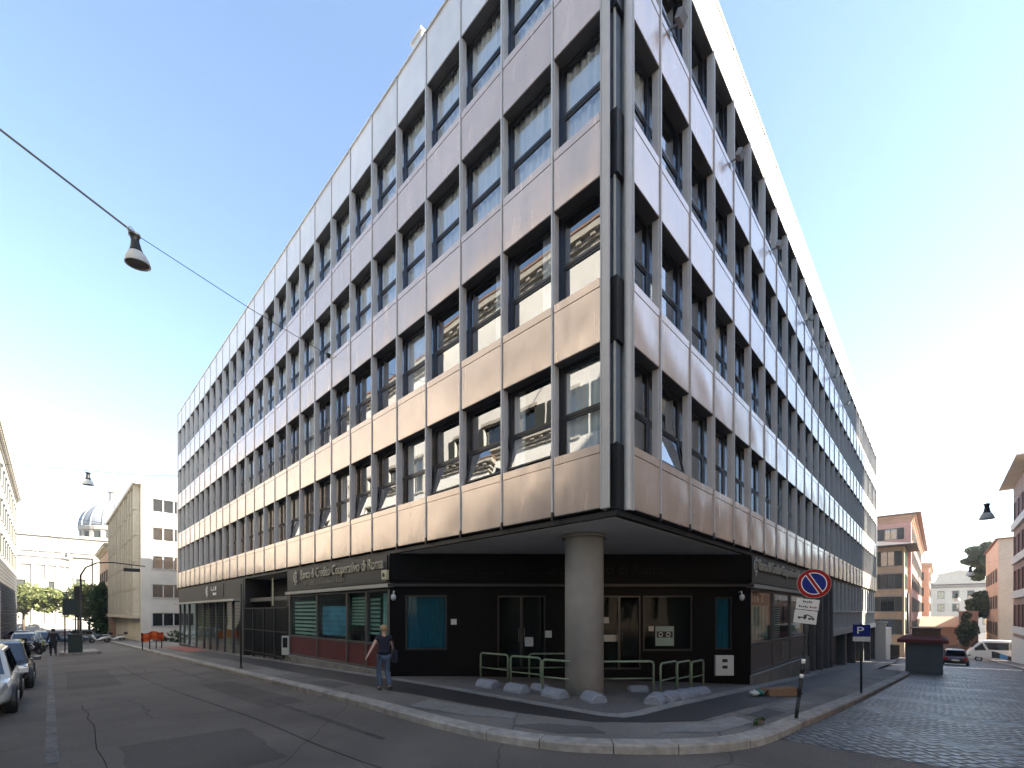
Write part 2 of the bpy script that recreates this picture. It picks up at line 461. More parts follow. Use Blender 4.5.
def smooth_poly(pts, n):
    out = []
    for i in range(len(pts) - 1):
        p0 = pts[max(i-1, 0)]; p1 = pts[i]; p2 = pts[i+1]; p3 = pts[min(i+2, len(pts)-1)]
        for k in range(n):
            t = k / n
            out.append(tuple(.5 * ((2*p1[a]) + (-p0[a]+p2[a])*t + (2*p0[a]-5*p1[a]+4*p2[a]-p3[a])*t*t + (-p0[a]+3*p1[a]-3*p2[a]+p3[a])*t**3) for a in (0, 1)))
    out.append(pts[-1]); return out
def resample(pts, step):
    out = [pts[0]]; acc = 0
    for a, b in zip(pts, pts[1:]):
        L = math.dist(a, b); d = step - acc
        while d <= L:
            out.append((a[0] + (b[0]-a[0])*d/L, a[1] + (b[1]-a[1])*d/L)); d += step
        acc = (acc + L) % step if L >= step - acc else acc + L
    out.append(pts[-1]); return out
def normals(pts, side):
    o = []
    for i in range(len(pts)):
        a = pts[max(i-1, 0)]; b = pts[min(i+1, len(pts)-1)]
        dx, dy = b[0]-a[0], b[1]-a[1]; L = math.hypot(dx, dy) or 1
        o.append((-dy/L*side, dx/L*side))
    return o
def kerb_run(pts, side, name='kerb', w=.30, cut=None):
    pts = resample(pts, .16); nn = normals(pts, side)
    mb = MB(); i = 0
    while i < len(pts) - 1:
        k = min(i + rnd.choice((5, 6, 7, 8)), len(pts) - 1)
        dz = rnd.uniform(-.012, .004); rings = []
        for j in range(i, k + 1):
            p = pts[j]; n_ = nn[j]
            if j == i and k > i: p = tuple(p[a] + (pts[i+1][a]-p[a]) * .05 for a in (0, 1))
            if j == k and k > i: p = tuple(p[a] + (pts[k-1][a]-p[a]) * .05 for a in (0, 1))
            q = (p[0] + n_[0]*w, p[1] + n_[1]*w); e = (p[0] + n_[0]*.02, p[1] + n_[1]*.02)
            z = g(*p)
            rings.append([(p[0], p[1], z-.2), (p[0], p[1], z-.03+dz), (e[0], e[1], z+dz), (q[0], q[1], z+.002+dz*.4), (q[0], q[1], z-.2)])
        mb.loft(rings); i = k
    return tag(mb.build(name, M['kerb']), kind='structure')
outer = [(-2.75, 95), (-2.75, 60), (-2.75, 30), (-2.75, 12), (-2.75, 6), (-2.75, 2.6), (-2.62, 1.0), (-2.28, -.2), (-1.78, -.98), (-1.05, -1.75), (-.2, -2.28), (.8, -2.5), (2.2, -2.6), (5, -2.75), (9, -2.9), (16, -3.1), (24, -3.3), (26.3, -3.1), (27.3, -2.2), (28.2, -1.5), (40, -1.4), (49.4, -1.4)]
kp = smooth_poly(outer, 8)
kerb_run(kp, 1)
# pavement loft between the kerb and the building line
def pavement():
    mb = MB(); pts = resample(kp, .5); nn = normals(pts, 1); rows = 10
    for p, n_ in zip(pts, nn):
        a = (p[0] + n_[0]*.29, p[1] + n_[1]*.29)
        if a[1] > 1.3 and a[0] < 0: b = (1.35, a[1])
        elif a[0] > 1.3: b = (a[0], 1.35)
        else: b = (1.35, 1.35)
        for k in range(rows + 1):
            t = k / rows; x = a[0] + (b[0]-a[0])*t; y = a[1] + (b[1]-a[1])*t
            mb.v.append((x, y, g(x, y) - .004))
    for i in range(len(pts) - 1):
        for k in range(rows):
            q = i*(rows+1) + k; mb.f.append((q, q+rows+1, q+rows+2, q+1)); mb.m.append(0)
    return tag(mb.build('pavement', M['walk'], recalc=False, smooth=True), kind='structure')
pavement()
def strip(name, A, B, off, m, n=6, rows=3):
    """sheet between two polylines with the same number of points"""
    def dense(P):
        o = []
        for a, b in zip(P, P[1:]): o += [(a[0]+(b[0]-a[0])*k/n, a[1]+(b[1]-a[1])*k/n) for k in range(n)]
        return o + [P[-1]]
    A = dense(A); B = dense(B); mb = MB()
    for a, b in zip(A, B):
        for k in range(rows + 1):
            t = k/rows; x = a[0]+(b[0]-a[0])*t; y = a[1]+(b[1]-a[1])*t
            mb.v.append((x, y, g(x, y) + off))
    for i in range(len(A) - 1):
        for k in range(rows):
            q = i*(rows+1)+k; mb.f.append((q, q+rows+1, q+rows+2, q+1)); mb.m.append(0)
    return tag(mb.build(name, m, recalc=False, smooth=True), kind='structure')
strip('dark_paving_band', [(-1.5, 40), (-1.5, 5.25), (-1.4, 2.7), (-1.2, 1.3), (-.85, 0), (-.15, -.75), (.6, -1.3), (3.3, -1.5), (8, -1.65), (46, -1.8)],
      [(-.42, 40), (-.42, 7), (-.5, 3.2), (-.45, 1.2), (-.38, .2), (-.22, -.22), (.3, -.36), (2.7, -.46), (8, -.5), (46, -.5)], .002, M['band'])
strip('pale_stone_edging', [(-.42, 17), (-.42, 7), (-.5, 3.2), (-.45, 1.2), (-.38, .2), (-.22, -.22), (.3, -.36), (2.7, -.46), (8, -.5), (17, -.5)],
      [(-.12, 17), (-.12, 7), (-.2, 3.2), (-.15, 1.2), (-.1, .3), (.05, .05), (.4, -.08), (2.7, -.14), (8, -.16), (17, -.18)], .006, M['slab'])
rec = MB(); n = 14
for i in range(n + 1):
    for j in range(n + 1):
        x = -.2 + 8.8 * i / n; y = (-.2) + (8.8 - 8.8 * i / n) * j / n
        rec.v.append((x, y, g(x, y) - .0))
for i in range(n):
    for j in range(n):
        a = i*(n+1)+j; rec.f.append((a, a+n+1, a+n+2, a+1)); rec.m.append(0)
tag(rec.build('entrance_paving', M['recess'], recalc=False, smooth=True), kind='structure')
# worn patches of pale slabs and darker repairs in the pavement
for nm, P, m in (('pale_paving_patch', [(-2.35, 3.6), (-1.62, 3.9), (-1.5, 2.3), (-1.32, 1.45), (-1.62, 1.2), (-2.1, 2.0)], 'slab'),
                 ('pale_paving_patch', [(-.75, -1.15), (-.2, -1.0), (.6, -1.45), (1.6, -1.55), (1.3, -2.05), (.1, -1.85)], 'slab'),
                 ('dark_paving_patch', [(-2.1, .95), (-1.6, .6), (-1.15, -.1), (-1.35, -.55), (-1.85, .0)], 'walk_dark'),
                 ('dark_paving_patch', [(-2.3, 9.0), (-1.7, 9.0), (-1.7, 7.4), (-2.3, 7.2)], 'walk_dark'),
                 ('pale_paving_patch', [(3.6, -1.72), (5.6, -1.78), (5.3, -2.3), (3.3, -2.1)], 'slab'),
                 ('dark_paving_patch', [(1.9, -1.7), (3.2, -1.75), (2.9, -2.15), (1.8, -2.1)], 'band'),
                 ('pale_paving_patch', [(-2.4, 14.5), (-1.7, 14.5), (-1.7, 11.8), (-2.4, 11.8)], 'slab')):
    Q = []
    for a, b in zip(P, P[1:] + P[:1]):
        for k in range(7): Q.append((a[0] + (b[0]-a[0])*k/7 + rnd.uniform(-.03, .03), a[1] + (b[1]-a[1])*k/7 + rnd.uniform(-.03, .03)))
    mb = MB(); mb.sheet(Q, lambda x, y: g(x, y) + .003); tag(mb.build(nm, M[m], recalc=False), kind='structure')
red = MB(); red.sheet([(-1.4, 40), (-.1, 40), (-.1, 31), (-1.4, 30)], lambda x, y: g(x, y) + .007)
tag(red.build('red_paving_patch', mat('red_paving', (.30, .09, .06), .8, var=.2, scale=6), recalc=False), kind='structure')
# seams, a worn lane line and a parking line on the asphalt
def road_line(name, pts, w, m, off=-.139):
    pts = resample(smooth_poly(pts, 6), .8); nn = normals(pts, 1); mb = MB()
    for (p, a), (q, b) in zip(zip(pts, nn), zip(pts[1:], nn[1:])):
        mb.face([(p[0]-a[0]*w, p[1]-a[1]*w, g(*p)+off), (q[0]-b[0]*w, q[1]-b[1]*w, g(*q)+off), (q[0]+b[0]*w, q[1]+b[1]*w, g(*q)+off), (p[0]+a[0]*w, p[1]+a[1]*w, g(*p)+off)])
    tag(mb.build(name, m, recalc=False), kind='structure')
tar = mat('tar_seam', (.050, .044, .038), .95, var=.2, spec=.0)
worn = mat('worn_road_paint', (.066, .057, .049), .8, var=.4, scale=14, var2=.4, scale2=2)
road_line('road_seam', [(-4.2, -.9), (-4.6, 2), (-4.75, 6), (-5.2, 14), (-5.3, 24)], .008, tar)
road_line('road_seam', [(-7.02 + rnd.uniform(-.05, .05), 1.0 + .45*k) for k in range(22)], .006, tar)
road_line('worn_lane_line', [(-3.75, 2.2), (-3.85, 8), (-3.9, 20)], .05, worn)
road_line('parking_bay_line', [(-7.55, 4.5), (-7.55, 12), (-7.55, 36)], .07, mat('parking_paint', (.11, .105, .10), .8, var=.5, scale=12, var2=.4, scale2=2))
for P in ([(-6.9, 2.2), (-5.2, 2.4), (-5.1, 4.8), (-6.8, 4.9)], [(-4.2, 6.5), (-3.3, 6.6), (-3.4, 12.5), (-4.3, 12.6)], [(-7.2, 14.5), (-5.9, 14.5), (-5.9, 22), (-7.1, 22)], [(-3.6, -3.0), (-2.2, -3.3), (-1.9, -2.5), (-3.3, -1.9)]):
    Q = []
    for a, b in zip(P, P[1:] + P[:1]):
        for k in range(9): Q.append((a[0] + (b[0]-a[0])*k/9 + rnd.uniform(-.03, .03), a[1] + (b[1]-a[1])*k/9 + rnd.uniform(-.03, .03)))
    mb = MB(); mb.sheet(Q, lambda x, y: g(x, y) - .141); tag(mb.build('asphalt_patch', M['patch'], recalc=False), kind='structure')
# opposite pavements
def side_walk(xs, ys, nm='pavement'):
    sheet_grid(nm, xs, ys, -.004, M['walk'])
side_walk(lin(-11.7, -10.05, 2), lin(1, 98, 60)); kerb_run([(-9.75, 98), (-9.75, 1)], -1)
side_walk(lin(-11.7, -10.05, 2), lin(-60, -12, 30)); kerb_run([(-9.75, -12), (-9.75, -60)], -1)
side_walk(lin(.5, 92, 80), lin(-10.7, -9.5, 2)); kerb_run([(.5, -9.25), (92, -9.25)], -1)

# ------------------------------------------------------------------ the corner office building
HB, PITCH, ZB, FAS = 1.265, 3.3, 4.032, 1.5
ZT = ZB + 4 * PITCH + FAS
SL = [.382] + [.382 + 1.240 + i * 1.558 for i in range(27)]
SR = [.544] + [.544 + 1.201 + i * 1.619 for i in range(30)]
ofc = thing('office_building', (0, 0, 0), 0, 'long metal clad corner office building of five storeys raised over a dark recessed bank entrance', 'office building')
fL = lambda s, d, z: (d, s, z)
fR = lambda s, d, z: (s, d, z)
def panel_mesh(side, w, seed, fascia=False):
    f = fL if side == 'L' else fR
    r = random.Random(seed); mb = MB(); h = FAS if fascia else HB
    zt = h if fascia else h - .175
    a1, a2, a3 = r.uniform(.004, .012), r.uniform(-.006, .006), r.uniform(-.004, .004)
    if fascia: a1 *= .3; a2 *= .3
    x0 = .042; ww = w - 2 * x0
    def P(u, v):
        bu = math.sin(PI*u); bv = math.sin(PI*v)
        d = -(a1 * bu * bv + a2 * math.sin(2*PI*u) * bv + a3 * bu * math.sin(2*PI*v))
        return f(x0 + ww*u, d - .004, .006 + (zt-.012)*v)
    mb.grid(P, 10, 8, 0)
    mb.box(f(x0, 0.001, 0), f(w-x0, .05, zt), 0)
    if not fascia:
        mb.box(f(x0, -.012, zt + .008), f(w-x0, .05, h), 0)
        mb.box(f(x0, .051, h - .03), f(w-x0, .265, h - .004), 0)
    else:
        mb.box(f(x0-.05, -.05, h), f(w-x0+.05, .4, h + .05), 0)
    mb.box(f(x0-.01, .012, -.012), f(w-x0+.01, .265, -.002), 1)
    return mb
pm_cache = {}
def panel(side, i, row, S):
    w = S[i+1] - S[i]; k = (side, round(w, 3), (i * 7 + row * 3) % 5, row == 4)
    if k not in pm_cache:
        pm_cache[k] = panel_mesh(side, w, k[2] + (10 if side == 'L' else 20), row == 4).mesh('spandrel_panel', [M['steel2'] if row == 4 else M['steel'], M['underside']], recalc=False)
    return pm_cache[k], w
z0row = lambda row: ZB + row * PITCH
# near panels are parts; the far ones are one part
rest = {'steel': MB()}
nearL, nearR = 10, 10
for side, S, near in (('L', SL, nearL), ('R', SR, nearR)):
    f = fL if side == 'L' else fR
    for i in range(len(S) - 1):
        for row in range(5):
            if i < near:
                me, w = panel(side, i, row, S)
                inst('spandrel_panel', me, ofc, f(S[i], 0, z0row(row)))
            else:
                pmb = panel_mesh(side, S[i+1]-S[i], (i * 7 + row * 3) % 5 + (10 if side == 'L' else 20), row == 4)
                o = f(S[i], 0, z0row(row)); mb = rest['steel']; b = len(mb.v)
                mb.v += [(v[0]+o[0], v[1]+o[1], v[2]+o[2]) for v in pmb.v]
                mb.f += [tuple(b + q for q in fc) for fc in pmb.f]
                mb.m += [(2 if (row == 4 and m_ == 0) else m_) for m_ in pmb.m]
pass
tag(rest['steel'].build('spandrel_panel', [M['steel'], M['underside'], M['steel2']], ofc, recalc=False), kind='stuff')
# mullions
def mull(side):
    f = fL if side == 'L' else fR
    mb = MB()
    mb.box(f(-.017, -.035, ZB + .09), f(.017, .03, ZT + .02), 0)
    mb.box(f(-.034, .031, ZB), f(.034, .17, ZT - FAS), 0)
    mb.box(f(-.030, .171, ZB), f(.030, .265, ZT - FAS), 1)
    mb.box(f(-.034, .266, ZB), f(.034, .42, ZT - FAS), 2)
    mb.box(f(-.024, -.032, ZB - .09), f(.024, .03, ZB + .089), 2)
    return mb.mesh('mullion', [M['fin'], M['jamb'], M['dark_frame']])
for side, S in (('L', SL), ('R', SR)):
    f = fL if side == 'L' else fR; me = mull(side)
    for s_ in S[1:]: inst('mullion', me, ofc, f(s_, 0, 0))
# corner: two round edged posts with a dark slot between them
mb = MB(); mb.box((-.03, .20, ZB - .04), (.02, .375, ZT + .02)); mb.box((-.03, .376, ZB-.04), (.36, .41, ZT + .02))
mb.build('corner_post', M['post'], ofc, bevel=.03)
mb = MB()
mb.lathe([(.0, ZB - .04), (.08, ZB - .04), (.08, ZT + .02), (0, ZT + .02)], (.43, .05, 0), 24)
mb.box((.46, -.02, ZB-.04), (.545, .12, ZT + .02)); mb.box((.50, -.03, ZB-.04), (.548, .36, ZT+.02))
mb.build('corner_post', M['post'], ofc)
mb = MB()
for k in range(6):
    z = ZB - .04 if k == 0 else z0row(k - 1) + HB
for row in range(5):
    zt = ZT - .1 if row == 4 else z0row(row) + HB
    mb.box((.14, .12, z0row(row) - (.04 if row == 0 else .0)), (.42, .42, zt), 0)
    mb.lathe([(.0, zt - .02), (.06, zt - .02), (.05, zt + .04), (0, zt + .04)], (.22, .2, 0), 12, 0)
    if row < 4:
        mb.box((.2, .2, zt), (.42, .42, z0row(row + 1)), 1)
        mb.tube([(.19, .21, zt), (.19, .21, z0row(row + 1))], .03, 8, 2)
mb.build('corner_recess', [M['black'], M['recess_blue'], M['letter']], ofc)
# windows ---------------------------------------------------------------
WH = PITCH - HB          # opening height
SPL = .46                # transom height as a share
def frame_mesh(side, w):
    f = fL if side == 'L' else fR; mb = MB(); e = .036
    mb.box(f(e, .26, 0), f(e+.055, .33, WH)); mb.box(f(w-e-.055, .26, 0), f(w-e, .33, WH))
    mb.box(f(e+.055, .26, WH-.10), f(w-e-.055, .33, WH)); mb.box(f(e+.055, .26, 0), f(w-e-.055, .33, .05))
    mb.box(f(e+.055, .25, WH*SPL-.035), f(w-e-.055, .33, WH*SPL+.035))
    return mb
def pane_mesh(side, w):
    f = fL if side == 'L' else fR; mb = MB(); e = .091
    mb.box(f(e, .292, WH*SPL+.035), f(w-e, .300, WH-.10)); return mb
def sash_mesh(side, w):   # origin at its bottom edge
    f = fL if side == 'L' else fR; mb = MB(); e = .094; h = WH*SPL - .035 - .05
    mb.box(f(e, -.03, -h+.004), f(e+.045, .02, -.004), 0); mb.box(f(w-e-.045, -.03, -h+.004), f(w-e, .02, -.004), 0)
    mb.box(f(e+.045, -.03, -.05), f(w-e-.045, .02, -.004), 0); mb.box(f(e+.045, -.03, -h+.004), f(w-e-.045, .02, -h+.045), 0)
    mb.box(f(e+.045, -.008, -h+.045), f(w-e-.045, 0, -.05), 1)
    return mb
def curtain_mesh(side, w, s0, s1, z0=.06, seed=0):
    f = fL if side == 'L' else fR; mb = MB(); r = random.Random(seed); ph = r.uniform(0, 6); nf = int((s1-s0) / .026)
    def P(u, v):
        s = s0 + (s1-s0)*u
        return f(s, .385 + .030*math.sin(s*34 + ph) + .02*math.sin(s*13+ph*2), z0 + (WH - z0 - .01)*v)
    mb.grid(P, max(nf, 6), 1); return mb
wm = {}
def wmesh(kind, side, w, *a):
    k = (kind, side, round(w, 3)) + a
    if k not in wm:
        if kind == 'frame': wm[k] = frame_mesh(side, w).mesh('window', M['dark_frame'])
        elif kind == 'pane': wm[k] = pane_mesh(side, w).mesh('pane', M['wglass'])
        elif kind == 'sash': wm[k] = sash_mesh(side, w).mesh('sash', [M['dark_frame'], M['wglass']])
        else: wm[k] = curtain_mesh(side, w, *a).mesh('curtain', M['curtain'], smooth=True, recalc=False)
    return wm[k]
crnd = random.Random(3)
def cur_spec(side, i, row, w):
    e = .1
    if side == 'L':
        if row >= 2: return (e, w - e)
        if row == 1: return (e, w - e) if (i % 5 == 4) else ((e, e + .45) if i % 3 else None)
        return (e, w - e) if i in (0, 4) else ((w - e - .35, w - e) if i % 3 == 1 else None)
    k = crnd.random()
    if row == 3: return (e, w * .55) if k < .7 else None
    if k < .35: return (e, w * .5)
    if k < .5: return (e, w - e)
    return None
tilted = {('L', 1, 0): 13, ('L', 2, 0): 13, ('L', 3, 0): 12, ('L', 5, 0): 12, ('L', 6, 0): 11, ('L', 8, 0): 11, ('L', 10, 0): 11, ('R', 1, 0): 12, ('R', 6, 1): 10}
far = MB()
NEARW = {'L': 13, 'R': 12}
for side, S in (('L', SL), ('R', SR)):
    f = fL if side == 'L' else fR
    for i in range(len(S) - 1):
        w = S[i+1] - S[i]
        for row in range(4):
            base = f(S[i], 0, z0row(row) + HB); cs = cur_spec(side, i, row, w)
            ang = R(tilted.get((side, i, row), 0))
            if i < NEARW[side]:
                wo = inst('window', wmesh('frame', side, w), ofc, base)
                inst('pane', wmesh('pane', side, w), wo)
                sh = inst('sash', wmesh('sash', side, w), wo, f(0, .292, WH*SPL - .035))
                if ang: sh.rotation_euler = (0, ang, 0) if side == 'L' else (-ang, 0, 0)
                if cs: inst('curtain', wmesh('curtain', side, w, cs[0], cs[1]), wo)
            else:
                for q, (pm, ofs, mm) in enumerate(((frame_mesh(side, w), (0, 0, 0), (0,)), (pane_mesh(side, w), (0, 0, 0), (1,)), (sash_mesh(side, w), f(0, .292, WH*SPL - .035), (0, 1)))
                                        + (((curtain_mesh(side, w, *cs), (0, 0, 0), (2,)),) if cs else ())):
                    b = len(far.v)
                    far.v += [tuple(v[a] + base[a] + ofs[a] for a in range(3)) for v in pm.v]
                    far.f += [tuple(b + x for x in fc) for fc in pm.f]; far.m += [mm[x] for x in pm.m]
tag(far.build('window', [M['dark_frame'], M['wglass'], M['curtain']], ofc, recalc=False), kind='stuff')
# rooms, slabs and flat roof behind the facade
core = MB(); LX, LY = SR[-1], SL[-1]
for row in range(5):
    z = z0row(row); t = HB - .01 if row < 4 else FAS - .05
    core.box((.43, .43, z - .1 if row else z - .02), (LX - .2, 1.2, z + t)); core.box((.43, 1.2, z - .1 if row else z - .02), (1.2, LY - .2, z + t))
core.box((1.5, 1.5, ZB - .02), (LX - .2, LY - .2, ZT - .3))
for i in range(2, 27, 3): core.box((.43, SL[i] - .05, ZB), (1.5, SL[i] + .05, ZT - .4))
for i in range(2, 30, 3): core.box((SR[i] - .05, .43, ZB), (SR[i] + .05, 1.5, ZT - .4))
core.prism([(1.35, 8.2), (8.2, 1.35), (LX - .5, 1.35), (LX - .5, LY - .5), (1.35, LY - .5)], -4, ZB - .2)
core.build('interior_wall', M['interior'], ofc)
mb = MB(); mb.box((-.04, LY + .001, ZB - .06), (LX, LY + .3, ZT)); mb.box((LX + .001, -.04, ZB - .06), (LX + .3, LY + .3, ZT))
mb.build('end_wall', M['steel'], ofc)
mb = MB(); mb.box((.42, .42, ZT - .28), (LX, LY, ZT - .2)); mb.build('roof', M['soffit'], ofc)
mb = MB()
for (x, y, w_, h_) in ((.25, 6.9, .5, .9),): mb.box((x, y, ZT + .05), (x + .6, y + w_, ZT + h_)); mb.box((x-.05, y-.05, ZT + h_), (x + .65, y + w_ + .05, ZT + h_ + .06))
mb.build('roof_vent', M['steel2'], ofc)
# soffit over the entrance with a black shadow edge
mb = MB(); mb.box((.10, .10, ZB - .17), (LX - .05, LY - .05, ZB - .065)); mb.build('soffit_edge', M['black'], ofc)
mb = MB(); mb.box((.24, .24, ZB - .185), (LX - .3, LY - .3, ZB - .171)); mb.build('soffit', M['soffit'], ofc)
SO = ZB - .186
# pillar under the corner
mb = MB(); rr = .47
mb.lathe([(rr, -.4), (rr, SO - .16), (rr + .0, SO - .001)], (1.55, 1.87, 0), 48)
mb.lathe([(rr + .07, SO - .09), (rr + .07, SO - .002)], (1.55, 1.87, 0), 48)
mb.build('pillar', M['concrete'], ofc, smooth=False)
for p in ofc.children:
    if p.name.startswith('pillar'):
        for q in p.data.polygons: q.use_smooth = abs(q.normal.z) < .5
# slanted entrance wall ------------------------------------------------
CH = 8.3; q2 = 1 / math.sqrt(2)
cM = frame_m((0, CH, 0), (1, -1, 0), (0, 0, 1))    # local x runs along the slanted wall, y up, z out of the wall
LC = CH * math.sqrt(2)
def cbx(mb, s0, s1, z0, z1, d0, d1, mi=0):
    b = len(mb.v)
    t = MB(); t.box((s0, z0, d0), (s1, z1, d1), mi)
    mb.v += [tuple(cM @ Vector(v)) for v in t.v]; mb.f += [tuple(b+k for k in fc) for fc in t.f]; mb.m += t.m
def cs_(x): return x * math.sqrt(2)
opens = [(cs_(.35), cs_(1.3), .74, 2.51), (cs_(2.45), cs_(3.55), .12, 2.5), (cs_(4.75), cs_(5.75), .1, 2.5), (cs_(5.8), cs_(6.95), .7, 2.5), (cs_(7.47), cs_(7.87), .73, 2.46)]
mb = MB(); zlo = -.75; cur = 0
for a, b, z0, z1 in opens:
    cbx(mb, cur, a, zlo, SO, -.25, 0); cbx(mb, a, b, zlo, z0, -.25, 0); cbx(mb, a, b, z1, SO, -.25, 0); cur = b
cbx(mb, cur, LC, zlo, SO, -.25, 0)
for s_ in [i * .9 for i in range(14)]:
    pass
cbx(mb, 0, LC, 3.0, 3.75, .001, .05)
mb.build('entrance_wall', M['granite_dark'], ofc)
mb = MB(); cbx(mb, -.02, LC + .02, 2.78, 2.87, .001, .16); mb.build('entrance_ledge', M['sign_band'], ofc)
for k, (a, b, z0, z1) in enumerate(opens):
    isdoor = k in (1, 2)
    mb = MB(); e = .05
    cbx(mb, a, a+e, z0, z1, -.14, -.04); cbx(mb, b-e, b, z0, z1, -.14, -.04); cbx(mb, a+e, b-e, z1-e, z1, -.14, -.04); cbx(mb, a+e, b-e, z0, z0+e, -.14, -.04)
    if isdoor: cbx(mb, (a+b)/2-.04, (a+b)/2+.04, z0+e, z1-e, -.14, -.04)
    o = mb.build('entrance_door' if isdoor else 'entrance_window', M['dark_frame'], ofc)
    gm = MB(); cbx(gm, a+e, b-e, z0+e, z1-e, -.10, -.09); gm.build('pane', M['dglass'], o)
    if k in (0, 4):
        cm = MB(); ph = k
        def P(u, v): return cM @ Vector((a + e + (b-a-2*e)*u, z0 + e + (z1-z0-2*e)*v, -.17 + .018*math.sin(u*(b-a)*40+ph) + .012*math.sin(u*17)))
        cm.grid(P, 60, 1); cm.build('curtain', M['curtain_blue'], o, smooth=True, recalc=False)
    if isdoor:
        hm = MB(); 
        for s_ in ((a+b)/2 - .09, (a+b)/2 + .09): hm.tube([cM @ Vector((s_, 1.0, -.0)), cM @ Vector((s_, 1.45, -.0))], .014, 8)
        hm.build('handle', M['chrome'], o)
def cplate(name, x0, x1, z0, z1, m, d=.012):
    mb = MB(); cbx(mb, cs_(x0), cs_(x1), z0, z1, d-.010, d); return mb.build(name, m, ofc)
cplate('wall_plate', 1.39, 1.52, 1.56, 1.74, M['offwhite'])
cplate('notice', 3.08, 3.27, .85, 1.15, M['offwhite'], -.07)
cplate('notice', 3.54, 3.69, 1.14, 1.36, M['offwhite'], .014)
cplate('notice', 4.9, 5.28, 1.0, 1.22, M['offwhite'], -.07)
cplate('notice', 4.9, 5.02, 1.6, 1.8, M['offwhite'], -.07)
cplate('notice', 5.94, 6.06, 1.34, 1.5, M['offwhite'], -.07)
nb = cplate('notice', 6.1, 6.53, .86, 1.5, mat('poster_green', (.30, .40, .36), .6), -.07)
mb = MB(); cbx(mb, cs_(6.12), cs_(6.51), 1.13, 1.34, -.069, -.066)
for dx in (6.23, 6.40): mb.lathe([(0.001, 0), (.07, 0), (.07, .004)], (0, 0, 0), 16)
mb = MB(); cbx(mb, cs_(6.13), cs_(6.5), 1.13, 1.33, -.069, -.066, 0)
for dx in (6.22, 6.40):
    for a in range(16):
        t0, t1 = 2*PI*a/16, 2*PI*(a+1)/16
        if a % 8 == 7: continue
        P = lambda t, r: cM @ Vector((cs_(dx) + r*math.cos(t), 1.23 + r*math.sin(t), -.0645))
        mb.face([P(t0, .045), P(t1, .045), P(t1, .08), P(t0, .08)], 1)
mb.build('emblem', [M['black'], M['offwhite']], nb, recalc=False)
# letter box with two dark slots
bx = MB(); cbx(bx, cs_(7.45), cs_(7.87), -.1, .56, -.02, .10, 0)
lb = bx.build('night_safe', M['offwhite'], ofc, bevel=.01)
mb = MB()
for z in (.13, .34): cbx(mb, cs_(7.60), cs_(7.72), z, z + .10, .101, .108, 0)
mb.build('slot', M['black'], lb)
def cctv(x, z):
    p = cM @ Vector((cs_(x), z, 0)); mb = MB(); n_ = Vector((-q2, -q2, 0))
    mb.tube([p + Vector((0,0,.15)), p + n_*.16 + Vector((0, 0, .17)), p + n_*.2 + Vector((0,0,.05))], .022, 8)
    c = p + n_*.2
    mb.lathe([(0, .07), (.06, .06), (.085, -.02), (.075, -.08), (.045, -.12), (0, -.135)], c, 14)
    o = mb.build('cctv_camera', M['offwhite'], None, smooth=True); return o
tag(cctv(.12, 2.46), 'white dome security camera on the dark wall left of the blue curtained window', 'camera', 'security cameras by the bank entrance')
tag(cctv(8.02, 2.46), 'white dome security camera on the dark wall beside the right hand shopfront', 'camera', 'security cameras by the bank entrance')
# lettering on the slanted wall, dark on dark
NAME = 'Banca di Credito Cooperativo di Roma'
text('lettering', NAME, .46, M['letter_dark'], ofc, cM @ Matrix.Translation((1.6, 3.2, .055)), .015)
# the two bank shopfronts -----------------------------------------------
def emblem(parent, F, s, z, r, m, d):
    """open ring with a bar, the bank's round mark"""
    mb = MB(); n = 28
    P = lambda t, rr_: F(s + rr_*math.cos(t), d, z + rr_*math.sin(t))
    P2 = lambda t, rr_: F(s + rr_*math.cos(t), d + .02, z + rr_*math.sin(t))
    for (ra, rb, t0, t1) in ((.66*r, r, R(50), R(315)), (.16*r, .40*r, R(-160), R(150))):
        for k in range(n):
            a, b = t0 + (t1-t0)*k/n, t0 + (t1-t0)*(k+1)/n
            mb.loft([[P(a, ra), P(a, rb), P2(a, rb), P2(a, ra)], [P(b, ra), P(b, rb), P2(b, rb), P2(b, ra)]])
    mb.loft([[F(s-.14*r, d, z-.8*r), F(s+.14*r, d, z-.8*r), F(s+.14*r, d+.02, z-.8*r), F(s-.14*r, d+.02, z-.8*r)],
             [F(s-.14*r, d, z-1.45*r), F(s+.14*r, d, z-1.45*r), F(s+.14*r, d+.02, z-1.45*r), F(s-.14*r, d+.02, z-1.45*r)]])
    mb.loft([[F(s-.14*r, d, z+.8*r), F(s+.14*r, d, z+.8*r), F(s+.14*r, d+.02, z+.8*r), F(s-.14*r, d+.02, z+.8*r)],
             [F(s-.14*r, d, z+1.3*r), F(s+.14*r, d, z+1.3*r), F(s+.14*r, d+.02, z+1.3*r), F(s-.14*r, d+.02, z+1.3*r)]])
    return mb.build('emblem', m, parent)
